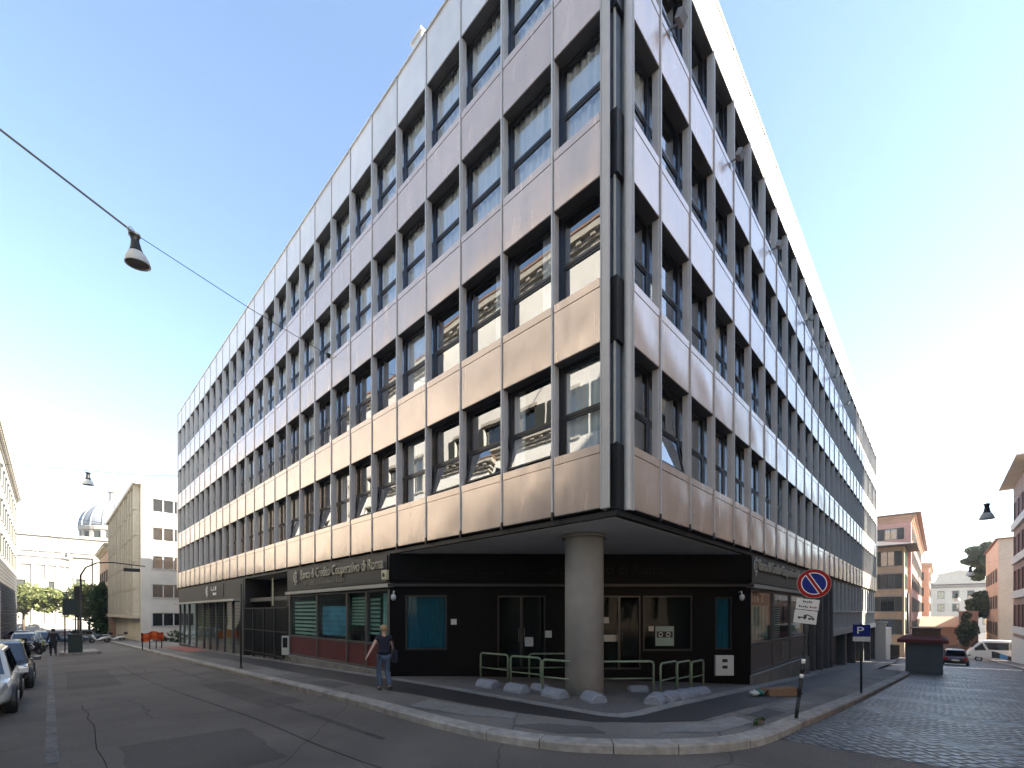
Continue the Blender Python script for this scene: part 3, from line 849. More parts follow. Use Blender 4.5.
def shopfront(side, s0, s1, muls, base_m, zsill, panes):
    f = fL if side == 'L' else fR
    # side -> direction of reading along the wall
    fr = MB(); e = .07
    fr.box(f(s0, .02, zsill), f(s0 + .16, .16, 2.74)); fr.box(f(s1 - .16, .02, zsill), f(s1, .16, 2.74))
    fr.box(f(s0 + .16, .02, 2.66), f(s1 - .16, .16, 2.74)); fr.box(f(s0 + .16, .03, .86), f(s1 - .16, .15, .93)); fr.box(f(s0+.16, .03, zsill), f(s1-.16, .15, zsill + .08))
    for m_ in muls: fr.box(f(m_ - .05, .025, zsill + .08), f(m_ + .05, .155, 2.66))
    fo = fr.build('shopfront_frame', M['shop_frame'], ofc)
    muls = sorted(muls); ed = [s0 + .16] + [x for m_ in muls for x in (m_ - .05, m_ + .05)] + [s1 - .16]
    for k in range(0, len(ed), 2):
        mb = MB(); mb.box(f(ed[k], .08, .93), f(ed[k+1], .09, 2.66)); mb.build('shop_pane', M['sglass'], ofc)
        mb = MB(); mb.box(f(ed[k], .06, zsill + .08), f(ed[k+1], .12, .86)); mb.build('base_panel', base_m, ofc)
    mb = MB(); mb.box(f(s0 - .1, -.12, 2.76), f(s1 + .05, .2, 2.88)); mb.build('ledge', M['ledge'], ofc)
    mb = MB(); mb.box(f(s0, .05, 2.881), f(s1, .2, SO)); mb.box(f(s0 + .2, .02, 2.95), f(s1 - .2, .051, 3.82)); mb.build('sign_board', M['sign_band'], ofc)
    mb = MB(); mb.box(f(s0 - .02, -.10, -1.6), f(s1 + .02, .2, zsill - .001)); mb.build('plinth', M['slab'], ofc)
    # room behind: side walls, ceiling, back wall
    mb = MB(); mb.box(f(s0, 1.2, zlo), f(s1, 1.3, 2.8)); mb.box(f(s0, .2, 2.74), f(s1, 1.2, 2.8)); mb.box(f(s0, .2, .7), f(s1, 1.2, .75))
    mb.box(f(s0, .2, .75), f(s0 + .05, 1.2, 2.74)); mb.box(f(s1-.05, .2, .75), f(s1, 1.2, 2.74))
    mb.build('shop_interior', mat('shop_interior_paint', (.10, .14, .13), .9), ofc)
    return f
shopfront('L', 8.3, 17.05, [14.0, 11.35, 9.9], M['red_panel'], .03, None)
shopfront('R', 8.3, 16.9, [11.2, 13.9], M['grey_panel'], -.10, None)
def blind(side, s0, s1, z0, z1, n, m, d=.17):
    f = fL if side == 'L' else fR; mb = MB()
    for k in range(n):
        z = z0 + (z1-z0)*k/n
        mb.box(f(s0, d, z), f(s1, d + .012, z + (z1-z0)/n*.55))
    mb.build('blind', m, ofc)
def vblind(side, s0, s1, z0, z1, n, m, d=.17):
    f = fL if side == 'L' else fR; mb = MB()
    for k in range(n):
        s = s0 + (s1-s0)*k/n; mb.box(f(s, d, z0), f(s + (s1-s0)/n*.8, d + .012, z1))
    mb.build('blind', m, ofc)
blind('L', 14.15, 16.7, 1.0, 2.5, 9, M['blind'])
mb = MB(); mb.box((.18, 11.6, 1.05), (.20, 13.8, 2.2)); mb.box((.17, 11.7, 1.3), (.179, 13.6, 1.95)); mb.build('window_poster', M['blue_poster'], ofc)
blind('L', 10.1, 11.2, 1.5, 2.55, 9, M['blind']); blind('L', 9.2, 9.85, 1.2, 2.5, 9, M['blind'])
vblind('L', 8.48, 9.0, .95, 2.6, 4, mat('pale_blue_blind', (.30, .48, .50), .8))
mb = MB()
for (a, b, h) in ((15.9, 16.5, .28), (14.4, 15.2, .22), (11.7, 12.6, .16), (12.9, 13.7, .22), (10.2, 10.7, .35)): mb.box((.35, a, .76), (.7, b, .95 + h))
mb.build('window_display', M['black'], ofc)
vblind('R', 8.55, 11.1, .98, 2.2, 6, M['blind']); blind('R', 11.35, 12.7, .98, 2.45, 16, M['offwhite']); vblind('R', 14.0, 16.6, .98, 2.5, 10, M['blind'])
mb = MB()
for k, s_ in enumerate((8.7, 9.05, 9.4, 9.75, 10.3, 11.5, 12.2, 12.9)): mb.box((s_, .21, 2.32), (s_ + .24, .22, 2.6), k % 2)
mb.build('window_sticker', [mat('sticker_yellow', (.5, .42, .22), .6), M['offwhite']], ofc)
mb = MB()
for (a, b, z0, z1) in ((9.0, 9.35, 1.25, 1.9), (10.2, 10.5, 1.1, 2.1), (12.9, 13.6, 1.7, 2.3), (9.9, 10.7, 1.55, 1.62)): mb.box((a, .22, z0), (b, .24, z1))
mb.build('window_poster', mat('poster_dark', (.05, .08, .09), .6), ofc)
mb = MB()
for (a, b) in ((12.6, 13.5),): mb.box((a, .02, .2), (b, .058, .75))
mb.build('vent_panel', mat('plate_grey', (.17, .16, .155), .6), ofc)
mL = frame_m((-.005, 15.55, 3.40), (0, -1, 0), (0, 0, 1)); mR = frame_m((9.15, -.005, 3.40), (1, 0, 0), (0, 0, 1))
text('lettering', NAME, .54, M['letter'], ofc, mL, .03, sx=.80)
text('lettering', NAME, .54, M['letter'], ofc, mR, .03, sx=.80)
emblem(ofc, lambda s, d, z: (d, 32.1 - s, z), 16.05, 3.50, .24, M['letter'], -.05)
emblem(ofc, lambda s, d, z: (s, d, z), 8.75, 3.50, .24, M['letter'], -.05)
mb = MB()
for k in range(20): mb.box((.0, 15.2 - k*.19, 3.10), (.018, 15.08 - k*.19, 3.10 + (.12 if k % 4 else .16)))
mb.build('small_lettering', mat('small_letter', (.12, .115, .10), .5), ofc)
# alarm box beside the left sign
mb = MB(); mb.box((-.12, 8.32, 3.0), (-.001, 8.62, 3.32)); ab = mb.build('alarm_box', mat('alarm_cream', (.55, .53, .34), .5), ofc, bevel=.02)
mb = MB(); mb.tube([(-.121, 8.47, 3.16), (-.128, 8.47, 3.16)], .07, 14); mb.build('alarm_grille', M['black'], ab)
# left wing of the ground floor: gateway and second shop
mb = MB(); mb.box((.6, 17.06, -1.2), (.7, 24.0, 2.2)); mb.box((2.0, 17.06, -1.2), (2.1, 24, SO)); mb.box((.05, 17.06, -1.2), (2.0, 17.3, SO)); mb.box((.05, 23.7, -1.2), (2.0, 24.0, SO))
mb.build('gateway_wall', M['black'], ofc)
mb = MB(); mb.box((.3, 17.3, 2.55), (.5, 23.7, 2.75)); mb.build('gateway_beam', M['shop_frame'], ofc)
mb = MB(); mb.box((.22, 19.8, 2.3), (.28, 19.87, 3.7)); mb.build('strip_light', mat('tube_cover', (.55, .55, .42), .4), ofc)
gt = MB(); zg = lambda y: g(0, y)
for k in range(45):
    y = 17.3 + k * .145; gt.box((.04, y, zg(y) + .08), (.065, y + .028, 2.18))
for z in (2.15, 1.0): gt.box((.03, 17.2, z), (.075, 23.8, z + .06))
gt.box((.03, 17.2, -.18), (.075, 23.8, -.12))
for y in (17.2, 18.9, 20.5, 22.2, 23.74): gt.box((.02, y, -.7), (.085, y + .07, 2.22))
tag(gt.build('gate', M['iron']), 'tall black barred metal gate between the two street front shops', 'gate')
s2 = MB(); s2.box((.03, 24.0, -.9), (.2, 24.6, SO)); s2.box((.03, 33.2, 2.7), (.25, 42.0, SO - .001)); s2.box((.03, 24.6, 2.75), (.25, 33.2, SO-.001))
s2.build('shop_fascia', mat('taupe_render', (.075, .07, .062), .7), ofc)
mb = MB(); mb.box((0, 28.0, 2.95), (.029, 33.0, 3.78)); mb.build('sign_board', M['black'], ofc)
mb = MB(); mb.box((-.35, 24.4, 2.62), (.05, 42, 2.74)); mb.build('canopy', M['ledge'], ofc)
emblem(ofc, lambda s, d, z: (d, 64 - s, z), 31.9 , 3.42, .30, M['white'], -.03)
mb = MB()
for (y, z, h, w_) in ((31.0, 3.4, .26, .08), (30.75, 3.4, .08, .25), (30.3, 3.4, .26, .08), (29.95, 3.4, .26, .22), (30.5, 3.1, .18, .2), (30.2, 3.1, .14, .18), (29.9, 3.1, .18, .2)): mb.box((-.02, y, z), (-.001, y - w_, z + h))
mb.build('small_lettering', M['white'], ofc)
s2 = MB()
for y in (24.6, 26.3, 28.2, 30.1, 31.9, 33.6, 36.0, 38.4, 40.3, 42.0): s2.box((.06, y - .07, -1.2), (.2, y + .07, 2.62))
s2.box((.06, 24.6, -1.2), (.2, 42, -.62)); s2.build('shopfront_frame', M['shop_frame'], ofc)
mb = MB(); mb.box((.12, 24.6, -.62), (.13, 42, 2.62)); mb.build('shop_pane', M['sglass'], ofc)
mb = MB(); mb.box((1.2, 24.6, -1.2), (1.3, 42, 2.9)); mb.box((.25, 26.4, -.8), (1.2, 26.6, 2.6)); mb.box((.25, 33, -.8), (1.2, 33.2, 2.6)); mb.box((.3, 33.3, -.2), (.32, 35.8, 2.5)); mb.build('shop_interior', mat('ochre_interior', (.20, .17, .10), .9), ofc)
mb = MB(); 
for k in range(9): mb.box((.22, 36.1, 2.95 + k*.1), (.245, 41.9, 3.01 + k*.1))
mb.build('louvre', M['offwhite'], ofc)
# right wing: dark gates, raised windows over a pale band, open basement
mb = MB(); mb.box((17.0, 1.0, -3.2), (24.2, 1.1, SO)); mb.box((24.2, .9, -3.6), (48.6, 1.0, SO)); mb.build('basement_wall', M['black'], ofc)
dpm = mat('dark_pier', (.10, .095, .09), .7)
for x in (17.1, 19.0, 21.0, 22.8, 24.1, 29.0, 34.0, 39.0, 44.0, 48.3): MB().box((x, .06, -3.6), (x + .35, .55, SO if x < 24.3 else .549)).build('pier', dpm, ofc)
gm = MB()
for k in range(64):
    x = 17.5 + k * .1; gm.box((x, .30, g(x, 0) + .05), (x + .022, .322, 1.9))
for z in (1.86, .4): gm.box((17.45, .29, z), (24.1, .335, z + .05))
gm.build('railing_gate', M['iron'], ofc)
mb = MB(); mb.box((24.46, .02, .55), (48.6, .3, .95)); mb.box((24.46, .02, 1.95), (48.6, .25, 2.05)); mb.build('parapet_band', M['offwhite'], ofc)
wp_me = MB().box((0, .04, 2.051), (.42, .34, SO)).mesh('window_pier', M['offwhite'])
for k in range(15): inst('window_pier', wp_me, ofc, (24.7 + k * 1.6, 0, 0))
bal_me = MB().box((0, .06, .951), (.2, .2, 1.949)).mesh('baluster', M['offwhite'])
for k in range(33): inst('baluster', bal_me, ofc, (24.7 + k * .72, 0, 0))
mb = MB(); mb.box((24.46, .4, .6), (48.6, .41, SO)); mb.build('pane', M['wglass'], ofc)
# small floodlights on the upper sills of the right front
zsf = z0row(4 - 1) + HB
for x in (2.2, 6.3, 10.7, 16.2, 19.0, 23.0, 27.5):
    mb = MB(); mb.box((-.02, -.02, .0), (.02, -.22, .03)); mb.cbox((0, -.26, .06), (.26, .14, .18), 0, rx=.5); mb.box((-.09, -.016, -.12), (.09, -.0155, -.0))
    o = tag(mb.build('floodlight', M['galv']), {2.2: 'small metal floodlight on the top storey sill nearest the building corner', 6.3: 'small metal floodlight on the top storey sill, second from the building corner', 10.7: 'small metal floodlight on the top storey sill, third from the building corner'}.get(x, 'tiny metal floodlight on the top storey sills far along the right front'), 'floodlight', 'floodlights along the right hand facade')
    o.location = (x, -.02, zsf - .02)

# ------------------------------------------------------------------ other buildings
def bmap(side, x0, x1, y0, y1):
    return {'W': lambda s, d, z: (x0 + d, y0 + s, z), 'E': lambda s, d, z: (x1 - d, y0 + s, z),
            'S': lambda s, d, z: (x0 + s, y0 + d, z), 'N': lambda s, d, z: (x0 + s, y1 - d, z)}[side]
HW = {}
def house_window(side, w, h, sill, shutter, surround, frame_m):
    """one window with pane / shutters as sub parts: meshes cached, local origin at the sill's left end"""
    k = (side, round(w, 2), round(h, 2), sill, shutter, surround.name if surround else None, frame_m.name)
    if k in HW: return HW[k]
    f = {'W': lambda s, d, z: (d, s, z), 'E': lambda s, d, z: (-d, s, z), 'S': lambda s, d, z: (s, d, z), 'N': lambda s, d, z: (s, -d, z)}[side]
    a = MB(); t = .07
    a.box(f(0, .17, 0), f(t, .23, h)); a.box(f(w-t, .17, 0), f(w, .23, h)); a.box(f(t, .17, h-t), f(w-t, .23, h)); a.box(f(t, .17, 0), f(w-t, .23, t)); a.box(f(w/2-t/2, .17, t), f(w/2+t/2, .23, h-t))
    mats = [frame_m]
    if sill and surround:
        a.box(f(-.16, -.1, -.14), f(w+.16, .16, 0), 1); a.box(f(-.14, -.05, 0), f(-.001, .02, h), 1); a.box(f(w+.001, -.05, 0), f(w+.14, .02, h), 1); a.box(f(-.2, -.12, h + .001), f(w+.2, .02, h+.2), 1)
        mats.append(surround)
    p = MB(); p.box(f(t, .19, t), f(w-t, .205, h-t))
    s_ = None
    if shutter:
        s_ = [MB().box(f(u0, -.06, 0), f(u1, -.01, h)).mesh('shutter', shutter_m[shutter]) for (u0, u1) in ((-w*.5 - .02, -.02), (w + .02, w*1.5 + .02))]
    HW[k] = (a.mesh('window', mats), p.mesh('pane', M['hglass']), s_)
    return HW[k]
shutter_m = {'dark': M['shutter'], 'red': M['shutter_red']}
def house(name, label, cat, x0, x1, y0, y1, zb, zt, wall, sides, roof=None, trim=None, group=None, eave=.6, roofh=1.6, cornice=True, base=None):
    """sides: {side: (list of columns (s, w), list of rows (z, h), shutter, with sill)}"""
    t = thing(name, (0, 0, 0), 0, label, cat, group)
    wall_mb = MB(); trim = trim or wall
    T = .25
    wall_mb.box((x0 + T, y0 + T, zb), (x1 - T, y1 - T, zt))
    wins = []
    for side in 'WESN':
        f = bmap(side, x0, x1, y0, y1); L = (y1 - y0) if side in 'WE' else (x1 - x0)
        a0, a1 = (0, L) if side in 'WE' else (T, L - T)
        if side not in sides: wall_mb.box(f(a0, 0, zb), f(a1, T, zt)); continue
        cols, rows, sh, sill = sides[side]
        z = zb
        for (rz, rh) in rows:
            wall_mb.box(f(a0, 0, z), f(a1, T, rz)); cur = a0
            for (s, w) in cols:
                wall_mb.box(f(cur, 0, rz), f(s, T, rz + rh)); cur = s + w
                wins.append((side, f(s, 0, rz), w, rh, sh, sill))
            wall_mb.box(f(cur, 0, rz), f(a1, T, rz + rh)); z = rz + rh
        wall_mb.box(f(a0, 0, z), f(a1, T, zt))
    wall_mb.build('wall', wall, t)
    for side, p, w, h, sh, sill in wins:
        a, b, c = house_window(side, w, h, sill, sh, trim, M['shutter'])
        wo = inst('window', a, t, p); inst('pane', b, wo)
        for q in c or (): inst('shutter', q, wo)
    if cornice:
        mb = MB()
        for k, (o_, z_, h_) in enumerate(((.15, -.9, .25), (.3, -.649, .3), (.55, -.348, .35))):
            mb.box((x0 - o_, y0 - o_, zt + z_), (x1 + o_, y1 + o_, zt + z_ + h_))
        nb_ = int((y1 - y0) / .9)
        for k in range(nb_):
            y = y0 + k * .9
            for xx in (x0 - .45, x1 + .15): mb.box((xx, y, zt - .55), (xx + .3, y + .3, zt - .349))
        mb.build('cornice', trim, t)
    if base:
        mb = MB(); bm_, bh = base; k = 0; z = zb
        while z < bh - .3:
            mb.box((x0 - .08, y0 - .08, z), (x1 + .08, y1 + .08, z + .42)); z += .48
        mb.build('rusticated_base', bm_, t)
    if roof:
        cx, cy_ = (x0+x1)/2, (y0+y1)/2; e = eave; ins = min(x1-x0, y1-y0) * .5 - .2
        mb = MB(); mb.loft([[(x0-e, y0-e, zt+.01), (x1+e, y0-e, zt+.01), (x1+e, y1+e, zt+.01), (x0-e, y1+e, zt+.01)],
                            [(x0-e, y0-e, zt+.14), (x1+e, y0-e, zt+.14), (x1+e, y1+e, zt+.14), (x0-e, y1+e, zt+.14)],
                            [(x0+ins, y0+ins, zt+roofh), (x1-ins, y0+ins, zt+roofh), (x1-ins, y1-ins, zt+roofh), (x0+ins, y1-ins, zt+roofh)]])
        mb.build('roof', roof, t)
    else:
        mb = MB(); mb.box((x0 + .3, y0 + .3, zt), (x1 - .3, y1 - .3, zt + .12)); mb.build('roof', M['tile'], t)
    return t
def cols(a, b, n, w): 
    st = (b - a) / n
    return [(a + st * (k + .5) - w/2, w) for k in range(n)]
# row across the left street: sunlit above, in the office building's shadow below
rws = lambda z0, n, ph, h: [(z0 + k*ph, h) for k in range(n)]
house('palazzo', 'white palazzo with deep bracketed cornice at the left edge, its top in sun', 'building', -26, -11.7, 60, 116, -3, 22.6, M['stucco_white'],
      {'E': (cols(1, 55, 13, 1.5), rws(9.2, 3, 4.3, 2.5), 'dark', True), 'N': (cols(1, 13, 3, 1.4), rws(9.2, 3, 4.3, 2.4), None, True)}, M['tile'], M['travertine'], base=(M['base_shade_dark'], 8.8), eave=.25, roofh=.8)
house('palazzo', 'pale palazzo across the street from the office front, mirrored in its windows', 'building', -27, -11.7, 22, 59.5, -2, 21, M['stucco_bright'],
      {'E': (cols(1, 36.5, 10, 1.4), rws(6.8, 3, 4.5, 2.6), None, True)}, M['tile'], M['travertine'], base=(M['base_shade_grey'], 6.2))
house('palazzo', 'cream palazzo across the street beside the crossing, mirrored in the metal panels', 'building', -27, -11.7, 2, 21.5, -1, 22, M['stucco_bright'],
      {'E': (cols(.8, 19, 6, 1.4), rws(6.8, 3, 4.7, 2.6), 'dark', True), 'S': (cols(.8, 14.5, 4, 1.3), rws(6.8, 3, 4.7, 2.5), 'dark', True)}, M['tile'], M['travertine'], base=(M['base_shade_grey'], 6.2))
house('palazzo', 'tan palazzo behind the viewpoint on the far corner of the crossing', 'building', -30, -11.7, -52, -13, -1, 21, M['stucco_tan'],
      {'E': (cols(1, 38, 10, 1.4), rws(1.2, 4, 4.5, 2.6), None, True), 'N': (cols(1, 17, 4, 1.4), rws(1.2, 4, 4.5, 2.5), None, True)}, M['tile'], M['travertine'])
# block across the right street
rp = house('palazzo', 'brown palazzo across the cobbled street, mirrored low in the metal front', 'building', .6, 45, -30, -10.9, -4, 21.5, M['stucco_tan'],
      {'N': (cols(1, 43.4, 11, 1.5), rws(1.0, 4, 4.7, 2.6), 'dark', True), 'W': (cols(1, 18, 5, 1.4), rws(1.0, 4, 4.7, 2.6), 'dark', True)}, M['tile'], M['stucco_grey'])
at = MB(); at.box((.6, -30, 21.6), (45, -17.5, 28.6)); at.build('unseen_sun_blocker', M['stucco_grey'], rp)  # unseen set-back block, added to keep the sun off the right front's panels
# right edge: dark red house with white balcony slabs
rb = house('balcony_house', 'dark red brown house with white balcony slabs at the right edge of the street', 'house', 56, 70.8, -26, -10.75, -6, 16.6, M['stucco_red'],
      {'N': (cols(.8, 14, 4, 1.7), rws(.2, 4, 3.9, 2.6), 'red', False), 'W': (cols(.8, 14, 4, 1.5), rws(.2, 4, 3.9, 2.5), 'red', False)}, M['stucco_white'], M['offwhite'], eave=1.1, roofh=.8, cornice=False)
mb = MB()
for k in range(4): mb.box((56.4, -10.75, -.35 + k*3.9), (70.4, -10.5, -.12 + k*3.9)); mb.box((56.4, -10.55, -.119 + k*3.9), (70.4, -10.5, .45 + k*3.9))
mb.box((56, -10.749, -6), (70.8, -10.6, -.8))
mb.build('balcony', M['offwhite'], rb)
house('corner_house', 'cream house with an orange side standing just beyond the red brown house', 'house', 88, 112, -28, -10.7, -6, 12.6, M['stucco_cream'],
      {'N': (cols(1, 23, 5, 1.2), rws(-1.5, 3, 4.0, 2.0), 'dark', False), 'W': (cols(1, 16, 4, 1.2), rws(-1.5, 3, 4.0, 2.0), None, False)}, M['tile'], M['stucco_orange'], cornice=False, eave=.3)
# left side of the far right street
t = house('tower_house', 'grey tan house with dark windows and a wide slate eave beyond the office building', 'house', 72, 79.5, -1.1, 16, -6, 10.9, M['stucco_tan'],
      {'W': (cols(.3, 11.9, 4, 1.5), rws(-1.0, 4, 3.1, 2.0), 'dark', True), 'S': (cols(.6, 7, 2, 1.0), rws(-1.0, 4, 3.1, 1.9), 'dark', True)}, M['tile_grey'], M['stucco_grey'], eave=1.3, roofh=1.4, cornice=False)
house('apartment_house', 'tall pink house with a tiled roof rising behind the grey tan house', 'house', 80.5, 135, -1.5, 18, -6, 16.4, M['stucco_pink'],
      {'W': (cols(.5, 15, 4, 1.5), [(-1, 2), (2.8, 2), (6.6, 2), (12.9, 1.7)], 'dark', False), 'S': (cols(1, 53, 13, 1.2), rws(-1.5, 5, 3.6, 2.1), 'dark', True)}, M['tile'], M['stucco_orange'], eave=1.1)
house('apartment_house', 'narrow orange house with balconies at the end of the row', 'house', 137, 168, -2.8, 14, -6, 13.5, M['stucco_orange'],
      {'W': (cols(.2, 8, 2, 1.2), rws(-1.5, 4, 3.7, 2.0), 'dark', False), 'S': (cols(1, 30, 7, 1.2), rws(-1.5, 4, 3.7, 2.0), 'dark', True)}, M['tile'], M['stucco_tan'])
# long low buildings across the street's end
pz = house('palace', 'pale classical palace with a low pediment closing the right hand street', 'building', 205, 225, -19, 9, -6, 11.2, M['stucco_warm'],
      {'W': (cols(1.5, 26.5, 7, 1.5), rws(-2, 3, 4.4, 2.4), None, True)}, M['tile'], M['travertine'])
mb = MB(); mb.loft([[(204, -16, 11.6), (204, -3, 11.6), (204, -4.5, 15), (204, -14.5, 15)], [(212, -16, 11.6), (212, -3, 11.6), (212, -4.5, 15), (212, -14.5, 15)]])
mb.loft([[(203.8, -15, 15.01), (203.8, -4, 15.01), (203.8, -9.5, 16.3)], [(212, -15, 15.01), (212, -4, 15.01), (212, -9.5, 16.3)]])
mb.build('attic', M['stucco_warm'], pz)
sh = thing('low_shed', (0, 0, 0), 0, 'long low tan shed with a pale ridged roof in front of the pale palace', 'shed')
mb = MB(); mb.box((118, -7.2, -5), (126, 2, -1.0)); mb.build('wall', M['stucco_tan'], sh)
mb = MB(); mb.loft([[(117, -7.8, -1.1), (117, 2.5, -1.1), (117, 2.5, -.9), (117, -7.8, -.9)], [(122, -7.8, .9), (122, 2.5, .9), (122, 2.5, 1.1), (122, -7.8, 1.1)], [(127, -7.8, -1.1), (127, 2.5, -1.1), (127, 2.5, -.9), (127, -7.8, -.9)]]); mb.build('roof', M['canvas'], sh)
rw = MB(); rw.box((104, -9.4, -5), (105, -7.0, 2.0)); rw.box((105, -9.4, -5), (140, -8.9, 2.4)); rw.box((103.9, -9.5, 2.001), (105.1, -6.9, 2.2))
tag(rw.build('garden_wall', M['stucco_orange']), 'tall ochre garden wall under the green bushes near the street end', 'wall')
# far left: modern cream office block
cb = thing('office_block', (0, 0, 0), 0, 'cream five storey office block with ribbed street front beyond the metal clad building', 'office building')
X0, X1, Y0, Y1, ZTB = -.6, 26, 58.8, 92, 16.3
wl = MB(); rowsz = [.45 + k * 3.2 for k in range(5)]
wl.box((X0 + .5, Y0 + .3, -4), (X1, Y1, ZTB - .3)); z = -4
for rz in rowsz:
    wl.box((X0 + .02, Y0, z), (X1, Y0 + .3, rz)); 
    wl.box((X0 + .02, Y0, rz), (X0 + .95, Y0 + .3, rz + 1.45))
    wl.box((X0 + 4.9, Y0, rz), (X0 + 5.6, Y0 + .3, rz + 1.45)); wl.box((X0 + 10.2, Y0, rz), (X1, Y0 + .3, rz + 1.45)); z = rz + 1.45
wl.box((X0 + .02, Y0, z), (X1, Y0 + .3, ZTB - .25)); wl.box((X0 + .02, Y0 + .3, -4), (X0 + .5, Y0 + .9, ZTB - .25))
wl.build('wall', M['stucco_white'], cb)
mb = MB(); mb.box((X0 - .65, Y0 - .12, ZTB - .249), (X1, Y1 + .1, ZTB + .15)); mb.build('cornice', M['stucco_white'], cb)
for rz in rowsz:
    for s0 in (.95, 5.6):
        L = 3.95 if s0 == .95 else 4.6
        mb = MB(); 
        for q in range(5): mb.box((X0 + s0 + q*(L-.1)/4, Y0 + .12, rz), (X0 + s0 + q*(L-.1)/4 + .1, Y0 + .2, rz + 1.45))
        mb.box((X0 + s0, Y0 + .12, rz + 1.37), (X0 + s0 + L, Y0 + .199, rz + 1.45)); mb.box((X0+s0-.1, Y0-.08, rz-.08), (X0+s0+L+.1, Y0+.2, rz))
        w_ = mb.build('window', M['offwhite'], cb)
        mb = MB(); mb.box((X0 + s0 + .02, Y0 + .15, rz + .02), (X0 + s0 + L - .02, Y0 + .165, rz + 1.4)); mb.build('pane', M['hglass'], w_)
mb = MB()
for k in range(21):
    y = Y0 + .95 + k * 1.58
    dx_ = (.0, .22, .10)[k % 3]
    for q in range(5):
        zq = 1.8 + q * 2.9; mb.box((X0 - .55 + dx_, y, zq), (X0 + .5, y + .42, zq + 2.6)); mb.loft([[(X0 - .55 + dx_, y, zq + 2.601), (X0 + .5, y, zq + 2.601), (X0 + .5, y + .42, zq + 2.601), (X0 - .55 + dx_, y + .42, zq + 2.601)], [(X0 - .2, y, zq + 2.899), (X0 + .5, y, zq + 2.899), (X0 + .5, y + .42, zq + 2.899), (X0 - .2, y + .42, zq + 2.899)]])
for k in range(6):
    z = 1.6 + k * 3.2 - .9
    if z < ZTB - .4: mb.box((X0 + .12, Y0 + .9, z), (X0 + .5, Y1, z + 1.35))
mb.box((X0 - .6, Y0 + .9, 1.3), (X0 + .5, Y1, 1.75)); mb.box((X0 + .05, Y0 + .9, -4), (X0 + .5, Y0 + 12, 1.3))
mb.build('ribbed_front', M['stucco_cream'], cb)
mb = MB(); mb.box((X0 + .0, Y0 + .92, 1.76), (X0 + .02, Y1, ZTB - .3)); mb.build('pane', M['hglass'], cb)
mb = MB(); mb.loft([[(X0 + 2.5, Y0 + 4, ZTB), (X0 + 9, Y0 + 4, ZTB), (X0 + 9, Y0 + 4, ZTB + 2.6), (X0 + 5.5, Y0 + 4, ZTB + 2.9), (X0 + 2.5, Y0 + 4, ZTB + 1.4)], [(X0 + 2.5, Y0 + 20, ZTB), (X0 + 9, Y0 + 20, ZTB), (X0 + 9, Y0 + 20, ZTB + 2.6), (X0 + 5.5, Y0 + 20, ZTB + 2.9), (X0 + 2.5, Y0 + 20, ZTB + 1.4)]]); mb.build('roof_cabin', M['stucco_cream'], cb)
mb = MB(); mb.box((X0 + 5.5, Y0 + 1.6, ZTB + .9), (X0 + 9, Y0 + 3.2, ZTB + 1.9)); mb.tube([(X0+5.2, Y0+2, ZTB), (X0+5.2, Y0+2, ZTB+3.4)], .05); mb.build('roof_plant', M['galv'], cb)
# lower houses past the block
house('corner_house', 'plain ochre house standing beyond the ribbed office block', 'house', -.9, 18, 93, 112, -4, 13, M['stucco_orange'], {'W': (cols(.8, 18, 4, 1.2), rws(-.5, 3, 3.8, 2), 'dark', False)}, M['tile'], M['stucco_cream'])

# ------------------------------------------------------------------ domed basilica
ch = thing('basilica', (0, 0, 0), 0, 'pale stone basilica with a grey ribbed dome at the far end of the left street', 'church')
bx0 = -40; by = 172
mb = MB()
mb.box((-40, by, -4), (34, by + 30, 17.5)); mb.box((-40.6, by - .7, 17.51), (34, by + 30, 18.6)); mb.box((-41, by - 1.1, 18.61), (34, by + 30, 19.1))
mb.box((-39, by + 1, 19.11), (34, by + 30, 23.0)); mb.box((-39.6, by + .4, 23.01), (34, by + 30, 23.8))
for k in range(13): x = -38 + k * 5.6; mb.box((x, by - .55, -4), (x + 1.3, by - .001, 17.5))
mb.box((-40.3, by - .5, 6.2), (34, by - .002, 6.9)); mb.box((-40.3, by - .9, -4), (34, by - .56, -1.0))
mb.build('wall', M['stone_pale'], ch)
mb = MB(); n = 20      # rounded apse
ring = lambda r, z: [(-13 + r*math.cos(PI + PI*k/n), by + r*.8*math.sin(PI + PI*k/n), z) for k in range(n + 1)]
for (r0, r1, z0, z1) in ((9, 9, -4, 14.5), (9.6, 9.6, 14.5, 15.3), (9, 9, 15.3, 16.6), (9.5, 9.5, 16.6, 17.2)): mb.loft([ring(r0, z0), ring(r1, z1)])
for k in range(11):
    a = PI + PI * (k + .5) / 11
    mb.cbox((-13 + 9.05*math.cos(a), by + 9.05*.8*math.sin(a), 5.2), (.5, .9, 18.4), rz=a)
for k in range(9):
    a = PI + PI * (k + .5) / 9; p = (-13 + 9.2*math.cos(a), by + 7.4*math.sin(a), 17.2)
    mb.lathe([(.0, 0), (.35, 0), (.22, .4), (.34, .9), (.16, 1.4), (0, 1.6)], p, 8)
mb.build('apse', M['stone_pale'], ch)
def cwin(x, y, z, w, h, m='black'):
    mb = MB(); mb.box((x - w/2, y - .03, z), (x + w/2, y + .3, z + h)); o = mb.build('window', M['shutter'], ch)
    mb = MB(); mb.box((x - w/2 - .5, y - .35, z - .4), (x + w/2 + .5, y - .031, z - .001)); mb.box((x - w/2 - .5, y - .4, z + h + .001), (x + w/2 + .5, y - .031, z + h + .5)); mb.box((x-w/2-.45, y-.3, z), (x-w/2, y-.031, z+h)); mb.box((x+w/2, y-.3, z), (x+w/2+.45, y-.031, z+h)); mb.build('surround', M['travertine'], o)
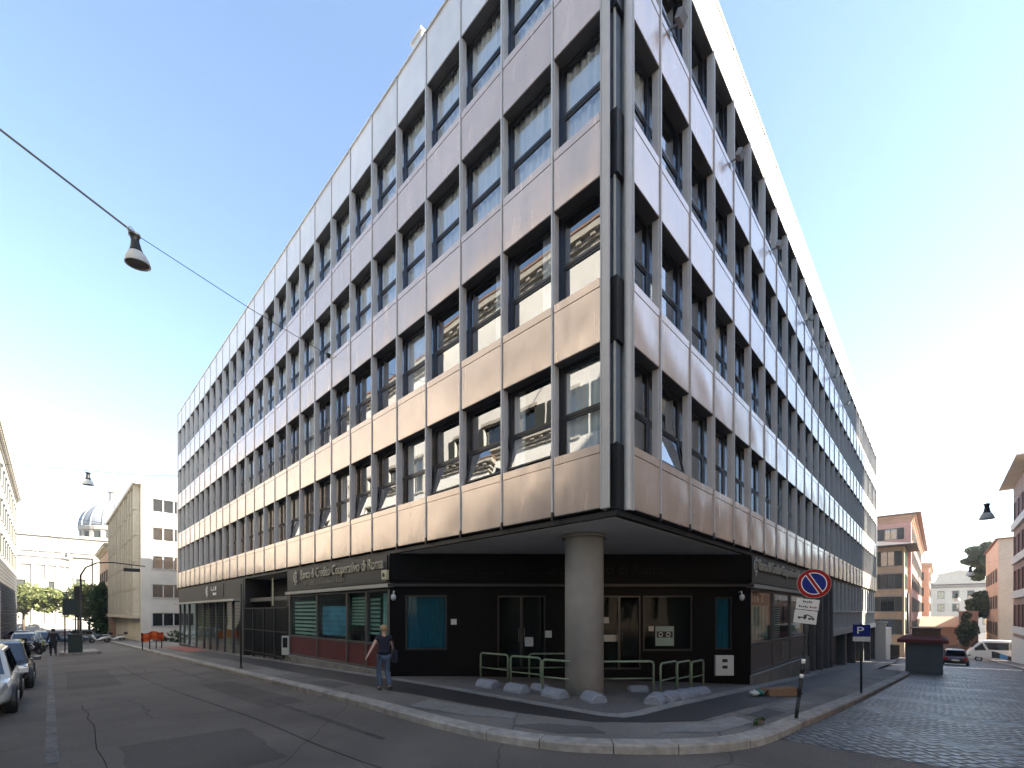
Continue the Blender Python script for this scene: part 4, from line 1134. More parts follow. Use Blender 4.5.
for (x, z) in ((-29.5, 8.5), (-24, 8.5), (-1.4, 8.0), (4.0, 8.0), (9.6, 8.0), (-1.4, .5), (4.0, .5), (-29.5, .5)): cwin(x, by - .02, z, 1.9, 3.4)
cwin(-13, by - 7.5, 6.2, 2.4, 4.2); cwin(-18.5, by - 6.1, 6.2, 1.8, 4.0); cwin(-7.5, by - 6.1, 6.2, 1.8, 4.0)
DC = (6.7, by + 14, -4.4)
mb = MB()
mb.lathe([(7.9, 27.0), (7.9, 28.6), (7.5, 28.61), (7.5, 31.4), (8.2, 31.6), (8.4, 32.4), (8.4, 32.7)], DC, 40)
for k in range(16):
    a = 2*PI*k/16; mb.cbox((DC[0] + 7.6*math.cos(a), DC[1] + 7.6*math.sin(a), 25.6), (.7, .9, 3), rz=a)
mb.build('drum', M['stone_pale'], ch)
for k in range(16):
    a = 2*PI*(k + .5)/16
    if math.sin(a) < .2:
        mb = MB(); mb.cbox((DC[0] + 7.46*math.cos(a), DC[1] + 7.46*math.sin(a), 25.7), (.3, 1.4, 1.9), rz=a); mb.build('window', M['shutter'], ch)
mb = MB(); prof = [(8.0*math.cos(t), 32.71 + 8.6*math.sin(t)) for t in [PI/2*k/14 for k in range(14)]] + [(1.2, 41.3)]
mb.lathe(prof, DC, 40); mb.build('dome', M['lead'], ch, smooth=True)
mb = MB()
for k in range(16):
    a = 2*PI*k/16; mb.tube([(DC[0] + (r + .08)*math.cos(a), DC[1] + (r + .08)*math.sin(a), z + DC[2]) for r, z in prof], .22, 5)
mb.build('dome_rib', M['lead'], ch)
mb = MB(); mb.lathe([(1.7, 41.0), (1.7, 41.7), (1.1, 41.8), (1.1, 44.4), (1.5, 44.6), (1.3, 45.0), (.5, 46.2), (.2, 47), (.35, 47.3), (0, 47.7)], DC, 14)
mb.tube([(DC[0], DC[1], 43.2), (DC[0], DC[1], 44.6)], .1); mb.box((DC[0]-.5, DC[1]-.08, 43.9), (DC[0]+.5, DC[1]+.08, 44.1))
mb.build('lantern', M['stone_pale'], ch)
pw = MB(); pw.box((-40, 160, -4), (40, 160.6, -1.1)); pw.box((-40.1, 159.9, -1.099), (40.1, 160.7, -.9))
tag(pw.build('low_wall', M['stone_pale']), 'long low pale wall behind the trees in front of the basilica', 'wall')

# ------------------------------------------------------------------ trees and shrubs
def crown(mb, c, rx, ry, rz, n, s, r):
    clumps = []
    for k in range(max(6, n // 90)):
        while True:
            p = Vector((r.uniform(-1, 1), r.uniform(-1, 1), r.uniform(-1, 1)))
            if .25 < p.length < 1: break
        clumps.append((p, r.uniform(.22, .42)))
    for k in range(n):
        p, cr_ = r.choice(clumps)
        d = Vector((r.gauss(0, 1), r.gauss(0, 1), r.gauss(0, 1))); d.normalize(); q = p + d * cr_ * r.uniform(.5, 1) ** .5
        w = Vector((c[0] + q.x*rx, c[1] + q.y*ry, c[2] + q.z*rz))
        u = Vector((r.gauss(0, 1), r.gauss(0, 1), r.gauss(0, 1))).normalized(); v = u.cross(Vector((r.gauss(0, 1), r.gauss(0, 1), r.gauss(0, 1)))).normalized()
        e = s * r.uniform(.6, 1.3)
        mb.face([w - u*e - v*e*.5, w + u*e*.2 - v*e*.6, w + u*e + v*e*.1, w + v*e*.6 - u*e*.1])
def tree(name, label, cat, loc, h, rx, rz, leaf, n=1500, s=.28, seed=1, trunk=.2, clear=.4, group=None, multi=None):
    r = random.Random(seed); t = thing(name, loc, 0, label, cat, group)
    mb = MB(); top = h - rz
    mb.tube([(0, 0, -.3), (r.uniform(-.1,.1), r.uniform(-.1,.1), h*clear*.6), (r.uniform(-.2,.2), r.uniform(-.2,.2), h*clear), (r.uniform(-.3,.3), 0, top)], [trunk*1.3, trunk, trunk*.8, trunk*.35], 8)
    for k in range(6):
        a = 2*PI*k/6 + r.uniform(-.4, .4); mb.tube([(0, 0, h*clear*r.uniform(.8, 1.1)), (rx*.4*math.cos(a), rx*.4*math.sin(a), top - rz*.2), (rx*.75*math.cos(a), rx*.75*math.sin(a), top + rz*r.uniform(-.2, .4))], [trunk*.5, trunk*.35, trunk*.12], 6)
    mb.build('trunk', M['bark'], t, smooth=True)
    cm = MB()
    for (dx, dy, dz, kx, kz) in (multi or [(0, 0, 0, 1, 1)]): crown(cm, (dx*rx, dy*rx, top + dz*rz), rx*kx, rx*kx, rz*kz, n // len(multi or [1]), s, r)
    cm.build('crown', leaf, t, recalc=False)
    return t
tree('street_tree', 'broad pale green tree in front of the basilica at the left', 'tree', (-11.6, 146, -2.2), 10.4, 6.0, 3.2, M['leaf'], 3800, .42, 3, .22, .42)
tree('street_tree', 'pale green tree between the lamp post and the basilica', 'tree', (-2.6, 143, -2.2), 11.0, 4.2, 3.8, M['leaf'], 3600, .40, 5, .22, .35)
tree('street_tree', 'small yellow green tree left of the dark climber by the cream block', 'tree', (-2.3, 113, -2.2), 9.6, 2.3, 3.2, M['leaf'], 2400, .30, 6, .16, .35)
tree('cypress', 'dense dark green column of foliage at the end of the cream block', 'tree', (-1.6, 94.2, -2.1), 8.6, 1.7, 4.0, M['leaf_dark'], 3000, .24, 8, .2, .2)
tree('stone_pine', 'tall dark stone pine with flat layered crown above the garden wall', 'tree', (118, -12.4, -2.0), 17.8, 4.4, 4.3, M['leaf_pine'], 11000, .42, 9, .35, .62, None, [(0, 0, .58, .78, .40), (-.35, .2, .25, .62, .36), (.38, .3, .15, .62, .36), (-.1, -.3, -.15, .66, .34), (.3, .2, -.45, .55, .3)])
def bush(name, label, cat, loc, rx, ry, rz, leaf, n, s, seed):
    t = thing(name, loc, 0, label, cat); r = random.Random(seed); mb = MB()
    for k in range(5): mb.tube([(r.uniform(-.3,.3)*rx, r.uniform(-.3,.3)*ry, -rz*.6), (r.uniform(-.6,.6)*rx, r.uniform(-.6,.6)*ry, rz*.7)], [.06, .02], 5)
    mb.build('stem', M['bark'], t)
    mb = MB(); crown(mb, (0, 0, rz*.4), rx, ry, rz, n, s, r); mb.build('leaves', leaf, t, recalc=False)
bush('bush', 'large dark green bush over the garden wall below the stone pine', 'bush', (108, -10.6, 2.4), 4, 2.3, 2.1, M['leaf_dark'], 4200, .34, 4)
bush('bush', 'round olive bush at the foot of the garden wall by the street end', 'bush', (101.5, -7.9, -2.0), 1.6, 1.3, 2.5, M['leaf_dark'], 2600, .26, 14)
bush('bush', 'low leafy bush by the wall of the cream block', 'bush', (1.6, 57.0, -1.4), 1.5, .8, .9, M['leaf_dark'], 900, .12, 24)
bush('grass_tuft', 'small green weeds growing along the kerb by the tilted signpost', 'weeds', (1.15, -2.12, -.01), .28, .07, .05, M['leaf_dark'], 160, .03, 34)

# ------------------------------------------------------------------ hanging street lamps and their wires
def hanging_lamp(loc, s, label, group='street lamps hung on wires'):
    t = thing('hanging_street_lamp', loc, 0, label, 'street lamp', group)
    mb = MB(); mb.lathe([(.0, 1.0), (.17, 1.0), (.17, .93), (.13, .92), (.12, .75), (.17, .50), (.21, .40), (0, .40)], n=20); mb.tube([(-.12, 0, 1.0), (-.2, 0, 1.12), (-.1, 0, 1.2), (0, 0, 1.12), (0, 0, 1.0)], .018, 6)
    mb.build('lamp_housing', M['iron'], t, smooth=True).scale = (s, s, s)
    mb = MB(); mb.lathe([(.21, .40), (.26, .33), (.33, .18), (.37, 0.02), (.37, 0), (.34, 0.005), (.30, .17), (.20, .36)], n=24, cap=False)
    mb.build('lamp_shade', M['offwhite'], t, smooth=True).scale = (s, s, s)
    mb = MB(); mb.lathe([(0, .05), (.34, .04), (.33, .06), (0, .10)], n=20); mb.build('lens', mat('lamp_glass', (.10, .10, .10), .2), t).scale = (s, s, s)
    return t
def wire(name, pts, r, label, cat='cable', group=None):
    mb = MB(); mb.tube(pts, r, 6); return tag(mb.build(name, M['iron'], recalc=False), label, cat, group)
hanging_lamp((-5.8, 12.3, 12.02), .82, 'largest bell shaped street lamp hanging on a cable, against blue sky at the left').rotation_euler = (.05, -.10, 0)
mb = MB(); mb.tube([(-11.7, 12.0, 15.2), (-8.6, 12.15, 13.85), (-5.8, 12.3, 12.86)], .028, 6); mb.tube([(-5.8, 12.3, 12.86), (-2.8, 12.5, 12.3), (.0, 12.7, 11.95)], .010, 6); mb.box((-.12, 12.66, 11.88), (.02, 12.76, 12.02))
tag(mb.build('suspension_cable', M['iron'], recalc=False), 'dark cable carrying the largest bell lamp to the metal front', 'cable')
hanging_lamp((-5.3, 47.5, 12.75), 1.05, 'small bell street lamp on a level wire above the basilica')
wire('suspension_cable', [(-11.7, 47.5, 13.1), (-8.5, 47.5, 13.6), (-5.3, 47.5, 13.95), (-2.6, 44.7, 13.6), (0, 41.9, 13.5)], .018, 'thin level wire carrying the small bell lamp above the basilica')
hanging_lamp((34.8, -6.7, 8.05), 1.0, 'bell street lamp hanging high over the cobbled street at right')
wire('suspension_cable', [(34.8, .0, 10.6), (34.8, -3.3, 9.6), (34.8, -6.7, 9.15), (34.8, -10.9, 9.7)], .006, 'thin wire carrying the nearest lamp over the cobbled street')
hanging_lamp((64.2, -7.0, 6.1), 1.0, 'tiny bell street lamp hanging beside the stone pine')
wire('suspension_cable', [(64.2, 0, 8.6), (64.2, -7, 7.2), (64.2, -10.9, 8.0)], .006, 'thin wire of the tiny lamp beside the stone pine')
hanging_lamp((77.3, -6.2, 3.5), 1.0, 'farthest bell street lamp, in front of the pale palace')
wire('suspension_cable', [(77.3, -1.2, 6.6), (77.3, -6.2, 4.6), (77.3, -10.9, 6.0)], .006, 'thin wire of the farthest lamp before the pale palace')
# overhead wires before the basilica
for k, (a, b, sag, lb) in enumerate((((-11.7, 95, 19.5), (-.6, 90, 16.0), .8, 'highest overhead wire crossing before the basilica'),
                                     ((-11.7, 100, 16.5), (-.6, 88, 12.4), 1.2, 'middle overhead wire crossing before the basilica'),
                                     ((-11.7, 88, 11.8), (-.6, 86, 9.5), .9, 'lowest overhead wire crossing before the basilica'))):
    wire('overhead_wire', [tuple(a[i] + (b[i]-a[i])*t - (sag*4*t*(1-t) if i == 2 else 0) for i in range(3)) for t in [j/10 for j in range(11)]], .035, lb, 'wire')

# ------------------------------------------------------------------ signs and posts
def oriented(name, base, X, Z, label, cat, group=None):
    X = Vector(X).normalized(); Z = Vector(Z).normalized(); Y = Z.cross(X).normalized(); X = Y.cross(Z)
    t = thing(name, base, 0, label, cat, group)
    t.rotation_euler = Matrix((X, Y, Z)).transposed().to_euler(); return t
def disc(mb, r0, r1, x, z, y0, y1, mi=0, n=40):
    ring = lambda r, y: [(x + r*math.cos(2*PI*k/n), y, z + r*math.sin(2*PI*k/n)) for k in range(n)]
    if r0 <= 0: mb.loft([ring(r1, y0), ring(r1, y1)], mi)
    else:
        A, B, C_, D_ = ring(r0, y0), ring(r1, y0), ring(r1, y1), ring(r0, y1)
        mb.loft([A, B, C_, D_, A], mi, cap=False)
np_ = oriented('no_parking_sign', (2.32, -2.46, -.08), (.40, -.92, .02), (.36, -.22, 2.6), 'round red and blue no parking sign on a tilted post with black and white bands', 'road sign')
mb = MB(); mb.tube([(0, 0, -.05), (0, 0, 2.9)], .022, 10); mb.build('post', M['pole_green'], np_, smooth=True)
mb = MB(); mb.tube([(0, 0, .0), (0, 0, .42)], .033, 12, 0); mb.tube([(0, 0, .421), (0, 0, .78)], .033, 12, 1); mb.tube([(0, 0, .781), (0, 0, .86)], .034, 12, 2); mb.tube([(0, 0, .861), (0, 0, 1.06)], .034, 12, 1); mb.tube([(0, 0, 1.061), (0, 0, 1.15)], .034, 12, 2); mb.tube([(0, 0, 1.151), (0, 0, 1.22)], .028, 12, 1)
mb.build('banded_sleeve', [M['pole_green'], M['black'], M['white']], np_, smooth=True)
SZ = 2.62; mb = MB(); rr = .285
disc(mb, 0, rr, 0, SZ, -.032, -.024, 3); disc(mb, .215, rr - .008, 0, SZ, -.0375, -.033, 0); disc(mb, .200, .2145, 0, SZ, -.0376, -.033, 1); disc(mb, 0, .1995, 0, SZ, -.037, -.033, 2)
def bar(w, y0, y1, mi):
    a = R(-52); c, s_ = math.cos(a), math.sin(a)
    P = lambda u, v: (u*c - v*s_, SZ + u*s_ + v*c)
    L = .214
    q = [P(-L, -w), P(L, -w), P(L, w), P(-L, w)]
    mb.loft([[(x, y0, z) for x, z in q], [(x, y1, z) for x, z in q]], mi)
bar(.040, -.0395, -.0379, 1); bar(.026, -.041, -.0396, 0)
mb.build('sign_disc', [M['sign_red'], M['white'], M['sign_blue'], M['galv']], np_)
mb = MB(); mb.box((-.25, -.034, 2.10), (.13, -.026, 2.31)); p1 = mb.build('upper_plate', M['offwhite'], np_)
mb = MB()
for (x0, x1, z0, z1, mi) in ((-.14, .02, 2.235, 2.275, 0), (-.20, -.04, 2.14, 2.175, 0), (-.02, .10, 2.14, 2.175, 1)):
    n = max(2, int((x1-x0)/.028))
    for k in range(n): mb.box((x0 + (x1-x0)*k/n, -.0365, z0), (x0 + (x1-x0)*(k+.7)/n, -.0345, z1 - (.012 if k % 3 else 0)), mi)
mb.build('plate_lettering', [M['black'], M['sign_red']], p1)
mb = MB(); mb.box((-.26, -.034, 1.83), (.12, -.026, 2.085)); p2 = mb.build('lower_plate', M['offwhite'], np_)
mb = MB()
mb.box((-.20, -.0365, 1.93), (-.05, -.0345, 1.955)); mb.box((-.10, -.0365, 1.956), (-.05, -.0345, 2.0)); mb.cbox((.0, -.0355, 1.985), (.12, .002, .02), ry=.35); mb.box((-.02, -.0365, 1.925), (.08, -.0345, 1.95))
for x in (-.17, -.08, .0, .06): disc(mb, 0, .018, x, 1.925, -.0366, -.0345, 0, 14)
mb.build('tow_truck_mark', M['black'], p2)
ps = oriented('parking_sign', (9.21, -2.76, -.47), (.30, -.95, 0), (0, 0, 1), 'blue parking sign with a white P on a slim green post by the cobbles', 'road sign')
mb = MB(); mb.tube([(0, 0, -.05), (0, 0, 2.1)], .028, 10); mb.build('post', M['pole_green'], ps, smooth=True)
mb = MB(); mb.box((-.21, -.04, 1.72), (.21, -.03, 2.06)); sp = mb.build('sign_panel', M['sign_blue'], ps)
text('letter', 'P', .30, M['white'], sp, frame_m((-.13, -.042, 1.785), (1, 0, 0), (0, 0, 1)), .001, sx=1.25)
mb = MB(); mb.box((-.21, -.04, 1.56), (.21, -.03, 1.70)); mb.build('plate', M['offwhite'], ps)
gp = thing('street_post', (-2.3, 15.57, -.28), 0, 'tall dark green post with a sign seen edge on by the kerb', 'post')
mb = MB(); mb.tube([(0, 0, -.05), (0, 0, 3.35)], .032, 10); mb.lathe([(.0, 0), (.07, 0), (.07, .03), (.04, .09), (0, .09)], n=14); mb.build('post', M['pole_green'], gp, smooth=True)
mb = MB(); mb.cbox((.02, .03, 2.85), (.035, .62, .9), 0, rz=R(-14)); mb.build('sign_panel', M['pole_green'], gp)
ns = thing('notice_stand', (-.35, 16.4, -.22), R(-52), 'small white framed notice stand on the pavement beside the metal gate', 'sign')
mb = MB(); mb.box((-.16, -.02, .30), (.16, .02, 1.14)); fr_ = mb.build('frame', M['offwhite'], ns)
mb = MB(); mb.box((-.11, -.028, .62), (.11, -.021, 1.06)); mb.build('board', M['black'], ns)
mb = MB(); mb.tube([(-.12, 0, .3), (-.14, -.12, 0)], .012); mb.tube([(.12, 0, .3), (.14, -.12, 0)], .012); mb.tube([(-.12, 0, .3), (-.14, .14, 0)], .012); mb.tube([(.12, 0, .3), (.14, .14, 0)], .012); mb.build('stand', M['iron'], ns)

# ------------------------------------------------------------------ railings and concrete blocks by the entrance
def barrier_proto(w, h=.80):
    a = MB(); r = .029; c = .08
    a.tube([(-w/2, 0, -.02), (-w/2, 0, h - c), (-w/2 + c*.3, 0, h - c*.3), (-w/2 + c, 0, h), (w/2 - c, 0, h), (w/2 - c*.3, 0, h - c*.3), (w/2, 0, h - c), (w/2, 0, -.02)], r, 10)
    b = MB(); b.tube([(-w/2, 0, h*.46), (w/2, 0, h*.46)], .019, 8)
    return a.mesh('rail_frame', M['green_paint'], smooth=True), b.mesh('mid_rail', M['green_paint'], smooth=True)
BP = {}
def barrier(x0, y0, x1, y1, label, h=.80):
    w = round(math.dist((x0, y0), (x1, y1)), 1)
    if w not in BP: BP[w] = barrier_proto(w, h)
    cx, cy_ = (x0+x1)/2, (y0+y1)/2
    t = thing('pedestrian_railing', (cx, cy_, g(cx, cy_)), math.atan2(y1-y0, x1-x0), label, 'railing', 'green tube railings round the entrance corner')
    for me in BP[w]: inst(me.name, me, t)
barrier(1.45, 5.55, 1.5, 4.45, 'green tube railing farthest left, by the dark wall with the blue curtain')
barrier(1.2, 4.05, 1.3, 3.05, 'second green tube railing from the left, before the glass doors')
barrier(1.0, 2.75, 1.15, 1.75, 'green tube railing standing just left of the round pillar')
barrier(1.97, 1.75, 3.0, .75, 'widest green tube railing, slanting across right of the round pillar')
barrier(3.1, .62, 3.95, .60, 'first narrow green railing right of the widest one')
barrier(4.0, .58, 4.75, .56, 'middle narrow green railing of the right hand run')
barrier(4.85, .54, 5.6, .52, 'last narrow green railing, nearest the pale night safe')
barrier(2.75, 4.75, 3.65, 3.95, 'green railing set back behind the left ones, close to the doors')
def block_mesh():
    mb = MB(); n = 10
    prof = [(-.21, 0), (-.205, .06), (-.16, .13), (-.10, .185), (-.05, .20), (.05, .20), (.10, .185), (.16, .13), (.205, .06), (.21, 0)]
    L = .62; rings = []
    for x, s in ((-L/2, .82), (-L/2 + .05, 1), (L/2 - .05, 1), (L/2, .82)): rings.append([(x, y*s, z*s) for y, z in prof])
    mb.loft(rings); return mb.mesh('concrete_block', M['block'])
bme = block_mesh()
for k, (x, y, rz, lb) in enumerate(((.52, 4.25, 90, 'grey concrete stop farthest left in front of the railings'), (.48, 3.15, 86, 'second grey concrete stop from the left'),
        (.62, 2.05, 80, 'third grey concrete stop from the left, near the pillar'), (.83, 1.13, 60, 'grey concrete stop directly in front of the round pillar'),
        (1.75, .12, 18, 'first grey concrete stop right of the pillar, nearest the edge'), (2.3, .08, 8, 'second grey concrete stop in the right hand row'), (2.88, .05, 5, 'third grey concrete stop in the right hand row'),
        (3.4, .03, 0, 'fourth grey concrete stop in the right hand row'), (3.95, .0, -4, 'last grey concrete stop in the right hand row'),
        (1.15, 2.95, 80, 'small grey concrete stop set back beneath the second railing'), (3.1, 1.25, -40, 'grey concrete stop set back under the widest railing'))):
    o = bpy.data.objects.new('concrete_block', bme); COL.objects.link(o)
    o.location = (x, y, g(x, y) + .001); o.rotation_euler = (0, 0, R(rz)); o.scale = (1, 1, 1) if k < 9 else (.8, .8, .8)
    tag(o, lb, 'parking stop', 'grey concrete stops before the railings')

# ------------------------------------------------------------------ rubbish on the pavement
cbx_ = thing('cardboard_box', (5.95, -1.36, g(5.95, -1.36)), R(-38), 'flattened brown cardboard box lying on the pavement', 'box')
mb = MB(); mb.loft([[(-.42, -.17, .01), (.36, -.17, .01), (.36, .17, .01), (-.42, .17, .01)], [(-.42, -.12, .20), (.40, -.13, .22), (.42, .14, .24), (-.40, .16, .19)]]); mb.build('carton', M['card'], cbx_)
mb = MB(); mb.face([(.40, -.13, .225), (.42, .14, .245), (.62, .16, .05), (.60, -.15, .03)]); mb.face([(-.42, -.12, .205), (-.40, .16, .195), (-.56, .18, .10), (-.58, -.14, .09)]); mb.build('flap', M['card'], cbx_, recalc=False)
def bag(loc, s, m, label):
    mb = MB(); r = random.Random(hash(label) % 97 if False else len(label)); n = 12; rings = []
    for k in range(8):
        v = k / 7; rad = math.sin(PI * min(v*.9 + .08, 1)) * s * (1 if v < .8 else .5)
        rings.append([(rad*(1 + r.uniform(-.14, .14))*math.cos(2*PI*j/n), rad*(1 + r.uniform(-.14, .14))*math.sin(2*PI*j/n), s*1.5*v) for j in range(n)])
    mb.loft(rings); o = mb.build('plastic_bag', m, None, loc); tag(o, label, 'bag', 'bags lying by the cardboard box'); return o
bag((5.33, -1.02, g(5.33, -1.02)), .13, M['bag_green'], 'crumpled green plastic bag lying left of the cardboard box')
bag((5.12, -.97, g(5.12, -.97)), .12, M['offwhite'], 'crumpled white plastic bag lying left of the green bag')

# ------------------------------------------------------------------ traffic island with lamp post, panel, signal and cabinet
isl = MB(); pts = [(-7.0 + .25*(k % 2 and 0), 0) for k in range(0)]
poly = [(-6.9, 36.9), (-5.3, 36.9), (-5.1, 37.3), (-5.2, 42), (-6.9, 42), (-7.1, 37.3)]
isl.loft([[(x, y, g(x, y) - .2) for x, y in poly], [(x, y, g(x, y) + .02) for x, y in poly]])
tag(isl.build('traffic_island', M['kerb']), kind='structure')
zi = lambda x, y: g(x, y) + .02
lp = thing('street_lamp_post', (-6.1, 37.6, zi(-6.1, 37.6)), 0, 'slim dark post with a long arm curving right over the road', 'lamp post')
mb = MB(); mb.tube([(0, 0, 0), (0, 0, .9), (0, 0, .91), (0, 0, 5.2), (.25, 0, 5.75), (.8, 0, 6.1), (1.6, 0, 6.2), (3.4, 0, 6.05)], [.10, .10, .06, .055, .05, .045, .04, .035], 8); mb.build('post', M['iron'], lp, smooth=True)
mb = MB(); mb.box((2.2, -.12, 5.62), (3.1, .12, 5.85)); mb.tube([(2.65, 0, 5.85), (2.65, 0, 6.12)], .02); mb.build('signal_head', M['iron'], lp)
dp = thing('sign_panel_stand', (-6.55, 37.7, zi(-6.55, 37.7)), 0, 'dark green back of a square sign panel on two posts on the island', 'sign')
mb = MB(); mb.box((-.42, -.03, 2.5), (.36, .03, 3.6)); mb.build('panel', M['pole_green'], dp)
mb = MB(); mb.tube([(-.3, .05, 0), (-.3, .05, 3.4)], .035); mb.tube([(.2, .05, 0), (.2, .05, 3.4)], .035); mb.build('post', M['iron'], dp)
tl = thing('traffic_light', (-6.2, 38.6, zi(-6.2, 38.6)), 0, 'black traffic light on a short post beside the curved lamp post', 'traffic light')
mb = MB(); mb.tube([(0, 0, 0), (0, 0, 3.9)], .04); mb.build('post', M['iron'], tl)
mb = MB(); mb.box((-.2, -.14, 3.5), (.2, .14, 4.5)); mb.build('signal_head', M['black'], tl)
mb = MB()
for z in (3.68, 4.0, 4.32): mb.tube([(0, -.141, z), (0, -.23, z)], .11, 12)
mb.build('lens_hood', M['black'], tl)
uc = thing('utility_cabinet', (-6.35, 37.15, zi(-6.3, 37.15)), 0, 'dark green utility cabinet at the foot of the lamp post', 'cabinet')
mb = MB(); mb.box((-.36, -.2, 0), (.30, .2, 1.15)); mb.box((-.40, -.24, 1.151), (.34, .24, 1.22)); mb.build('body', M['pole_green'], uc, bevel=.015)
mb = MB(); mb.box((-.32, -.212, .1), (-.04, -.201, 1.08)); mb.box((-.01, -.212, .1), (.26, -.201, 1.08)); mb.build('door', M['pole_green'], uc)
ob = thing('mesh_barrier', (-2.35, 37.4, g(-2.35, 37.4)), R(35), 'orange plastic mesh barrier on dark posts at the pavement edge', 'barrier')
mb = MB()
for x in (-.7, -.15, .35, .8): mb.tube([(x, 0, 0), (x, 0, 1.2)], .035)
mb.build('post', M['black'], ob)
mb = MB(); mb.grid(lambda u, v: (-.85 + 1.75*u, -.05 + .06*math.sin(u*16) + .02*math.sin(v*9), .62 + .62*v - .07*math.sin(u*9)), 28, 6); mb.build('net', M['orange_net'], ob, recalc=False)

# ------------------------------------------------------------------ vehicles
def wheel_parts(t, x, y, r, w, side):
    mb = MB(); rings = []
    for (yy, rr) in ((-w/2, r*.62), (-w/2, r*.93), (-w/2 + .03, r), (w/2 - .03, r), (w/2, r*.93), (w/2, r*.62)):
        rings.append([(x + rr*math.cos(2*PI*k/22), y + yy, r + rr*math.sin(2*PI*k/22)) for k in range(22)])
    mb.loft(rings); wo = mb.build('wheel', M['rubber'], t, smooth=False)
    mb = MB(); ys = y + side*(w/2 + .001)
    ring = lambda rr, yy: [(x + rr*math.cos(2*PI*k/20), yy, r + rr*math.sin(2*PI*k/20)) for k in range(20)]
    mb.loft([ring(r*.63, ys), ring(r*.6, ys + side*.02), ring(r*.2, ys - side*.01 + side*.012), ring(r*.12, ys + side*.02)])
    mb.build('rim', M['rim'], wo)
def car(label, loc, rz, paint, L=4.1, W=1.72, H=1.46, group=None, hatch=True, name='parked_car', suv=False):
    t = thing(name, loc, rz, label, 'car', group)
    b = H*.58; hw = W/2; f = L/2
    # side profile stations: x, lower z, shoulder z, half width share
    st = [(-f, .34, b*.86, .80), (-f + .10, .24, b*.98, .92), (-f + .5, .20, b*1.04, .985), (-f + 1.1, .18, b*1.03, 1), (0, .18, b*1.0, 1), (f - 1.35, .18, b*.98, 1), (f - .95, .19, b*.94, .99), (f - .45, .20, b*.86, .95), (f - .12, .24, b*.74, .86), (f, .32, b*.58, .74)]
    mb = MB(); rings = []
    for x, z0, z1, k in st:
        w = hw * k
        rings.append([(x, -w*.86, z0), (x, -w*.98, z0 + .12), (x, -w, z0 + (z1-z0)*.55), (x, -w*.965, z1 - .06), (x, -w*.88, z1), (x, -w*.4, z1 + .025), (x, w*.4, z1 + .025), (x, w*.88, z1), (x, w*.965, z1 - .06), (x, w, z0 + (z1-z0)*.55), (x, w*.98, z0 + .12), (x, w*.86, z0)])
    mb.loft(rings); mb.build('body', paint, t, smooth=True, sub=1)
    # greenhouse
    xr0 = -f + (.18 if hatch else .75); xr1 = -f + (.62 if hatch else 1.15); xf0 = f - 1.05; xf1 = f - 1.75
    zb_, zt_ = b*.97, H; wb, wt = hw*.90, hw*.70
    mb = MB()
    low = [(xr0, -wb, zb_), (xf0, -wb, zb_ - .04), (xf0, wb, zb_ - .04), (xr0, wb, zb_)]
    mid = [(xr1 - .05, -wt - .02, zt_ - .07), (xf1 + .07, -wt - .02, zt_ - .07), (xf1 + .07, wt + .02, zt_ - .07), (xr1 - .05, wt + .02, zt_ - .07)]
    topp = [(xr1 + .14, -wt*.85, zt_), (xf1 - .18, -wt*.85, zt_), (xf1 - .18, wt*.85, zt_), (xr1 + .14, wt*.85, zt_)]
    mb.loft([low, mid, topp]); mb.build('cabin', paint, t, bevel=.03)
    V = lambda p, q, k: Vector(p) + (Vector(q) - Vector(p)) * k
    def quad_in(a, b_, c, d, m0, m1, n0, n1, off):
        # a-b lower edge, d-c upper edge
        P = lambda u, v: V(V(a, b_, u), V(d, c, u), v) + Vector(off)
        return [P(m0, n0), P(m1, n0), P(m1, n1), P(m0, n1)]
    nx = Vector((.014, 0, .010))
    mb = MB(); mb.face(quad_in(low[1], low[2], mid[2], mid[1], .06, .94, .12, .98, (.012, 0, .012))); mb.build('windscreen', M['cglass'], t, recalc=False)
    mb = MB(); mb.face(quad_in(low[0], low[3], mid[3], mid[0], .08, .92, .16, .94, (-.012, 0, .012))); mb.build('rear_window', M['cglass'], t, recalc=False)
    for s_, (i, j) in ((-1, (0, 1)), (1, (3, 2))):
        for (m0, m1) in ((.07, .46), (.49, .90)):
            mb = MB(); mb.face(quad_in(low[i], low[j], mid[j], mid[i], m0, m1, .12, .92, (0, s_*.014, .004))); mb.build('side_window', M['cglass'], t, recalc=False)
        mb = MB(); mb.cbox((xf0 - .42, s_*(hw + .09), b*1.06), (.10, .17, .12)); mb.box((xf0 - .46, s_*hw*.9, b*1.0), (xf0 - .40, s_*(hw + .05), b*1.04)); mb.build('mirror', paint, t, bevel=.03)
        mb = MB(); mb.cbox((f - .20, s_*hw*.64, b*.76), (.30, .34, .16), 0, rz=-s_*.35, ry=.45); mb.build('headlight', M['lamp_lens'], t, bevel=.03)
        mb = MB(); mb.cbox((-f + .05, s_*hw*.72, b*.84), (.10, .26, .26)); mb.build('tail_light', M['tail'], t, bevel=.02)
    mb = MB(); mb.box((f - .06, -hw*.45, .44), (f + .012, hw*.45, .58)); mb.box((f - .08, -hw*.6, .26), (f + .006, hw*.6, .38)); mb.build('grille', M['black'], t)
    mb = MB(); mb.box((f + .013, -.25, .40), (f + .02, .25, .50)); mb.build('number_plate', M['white'], t)
    mb = MB(); mb.box((-f - .012, -.25, .50), (-f - .004, .25, .61)); mb.build('number_plate', M['white'], t)
    wr = .31
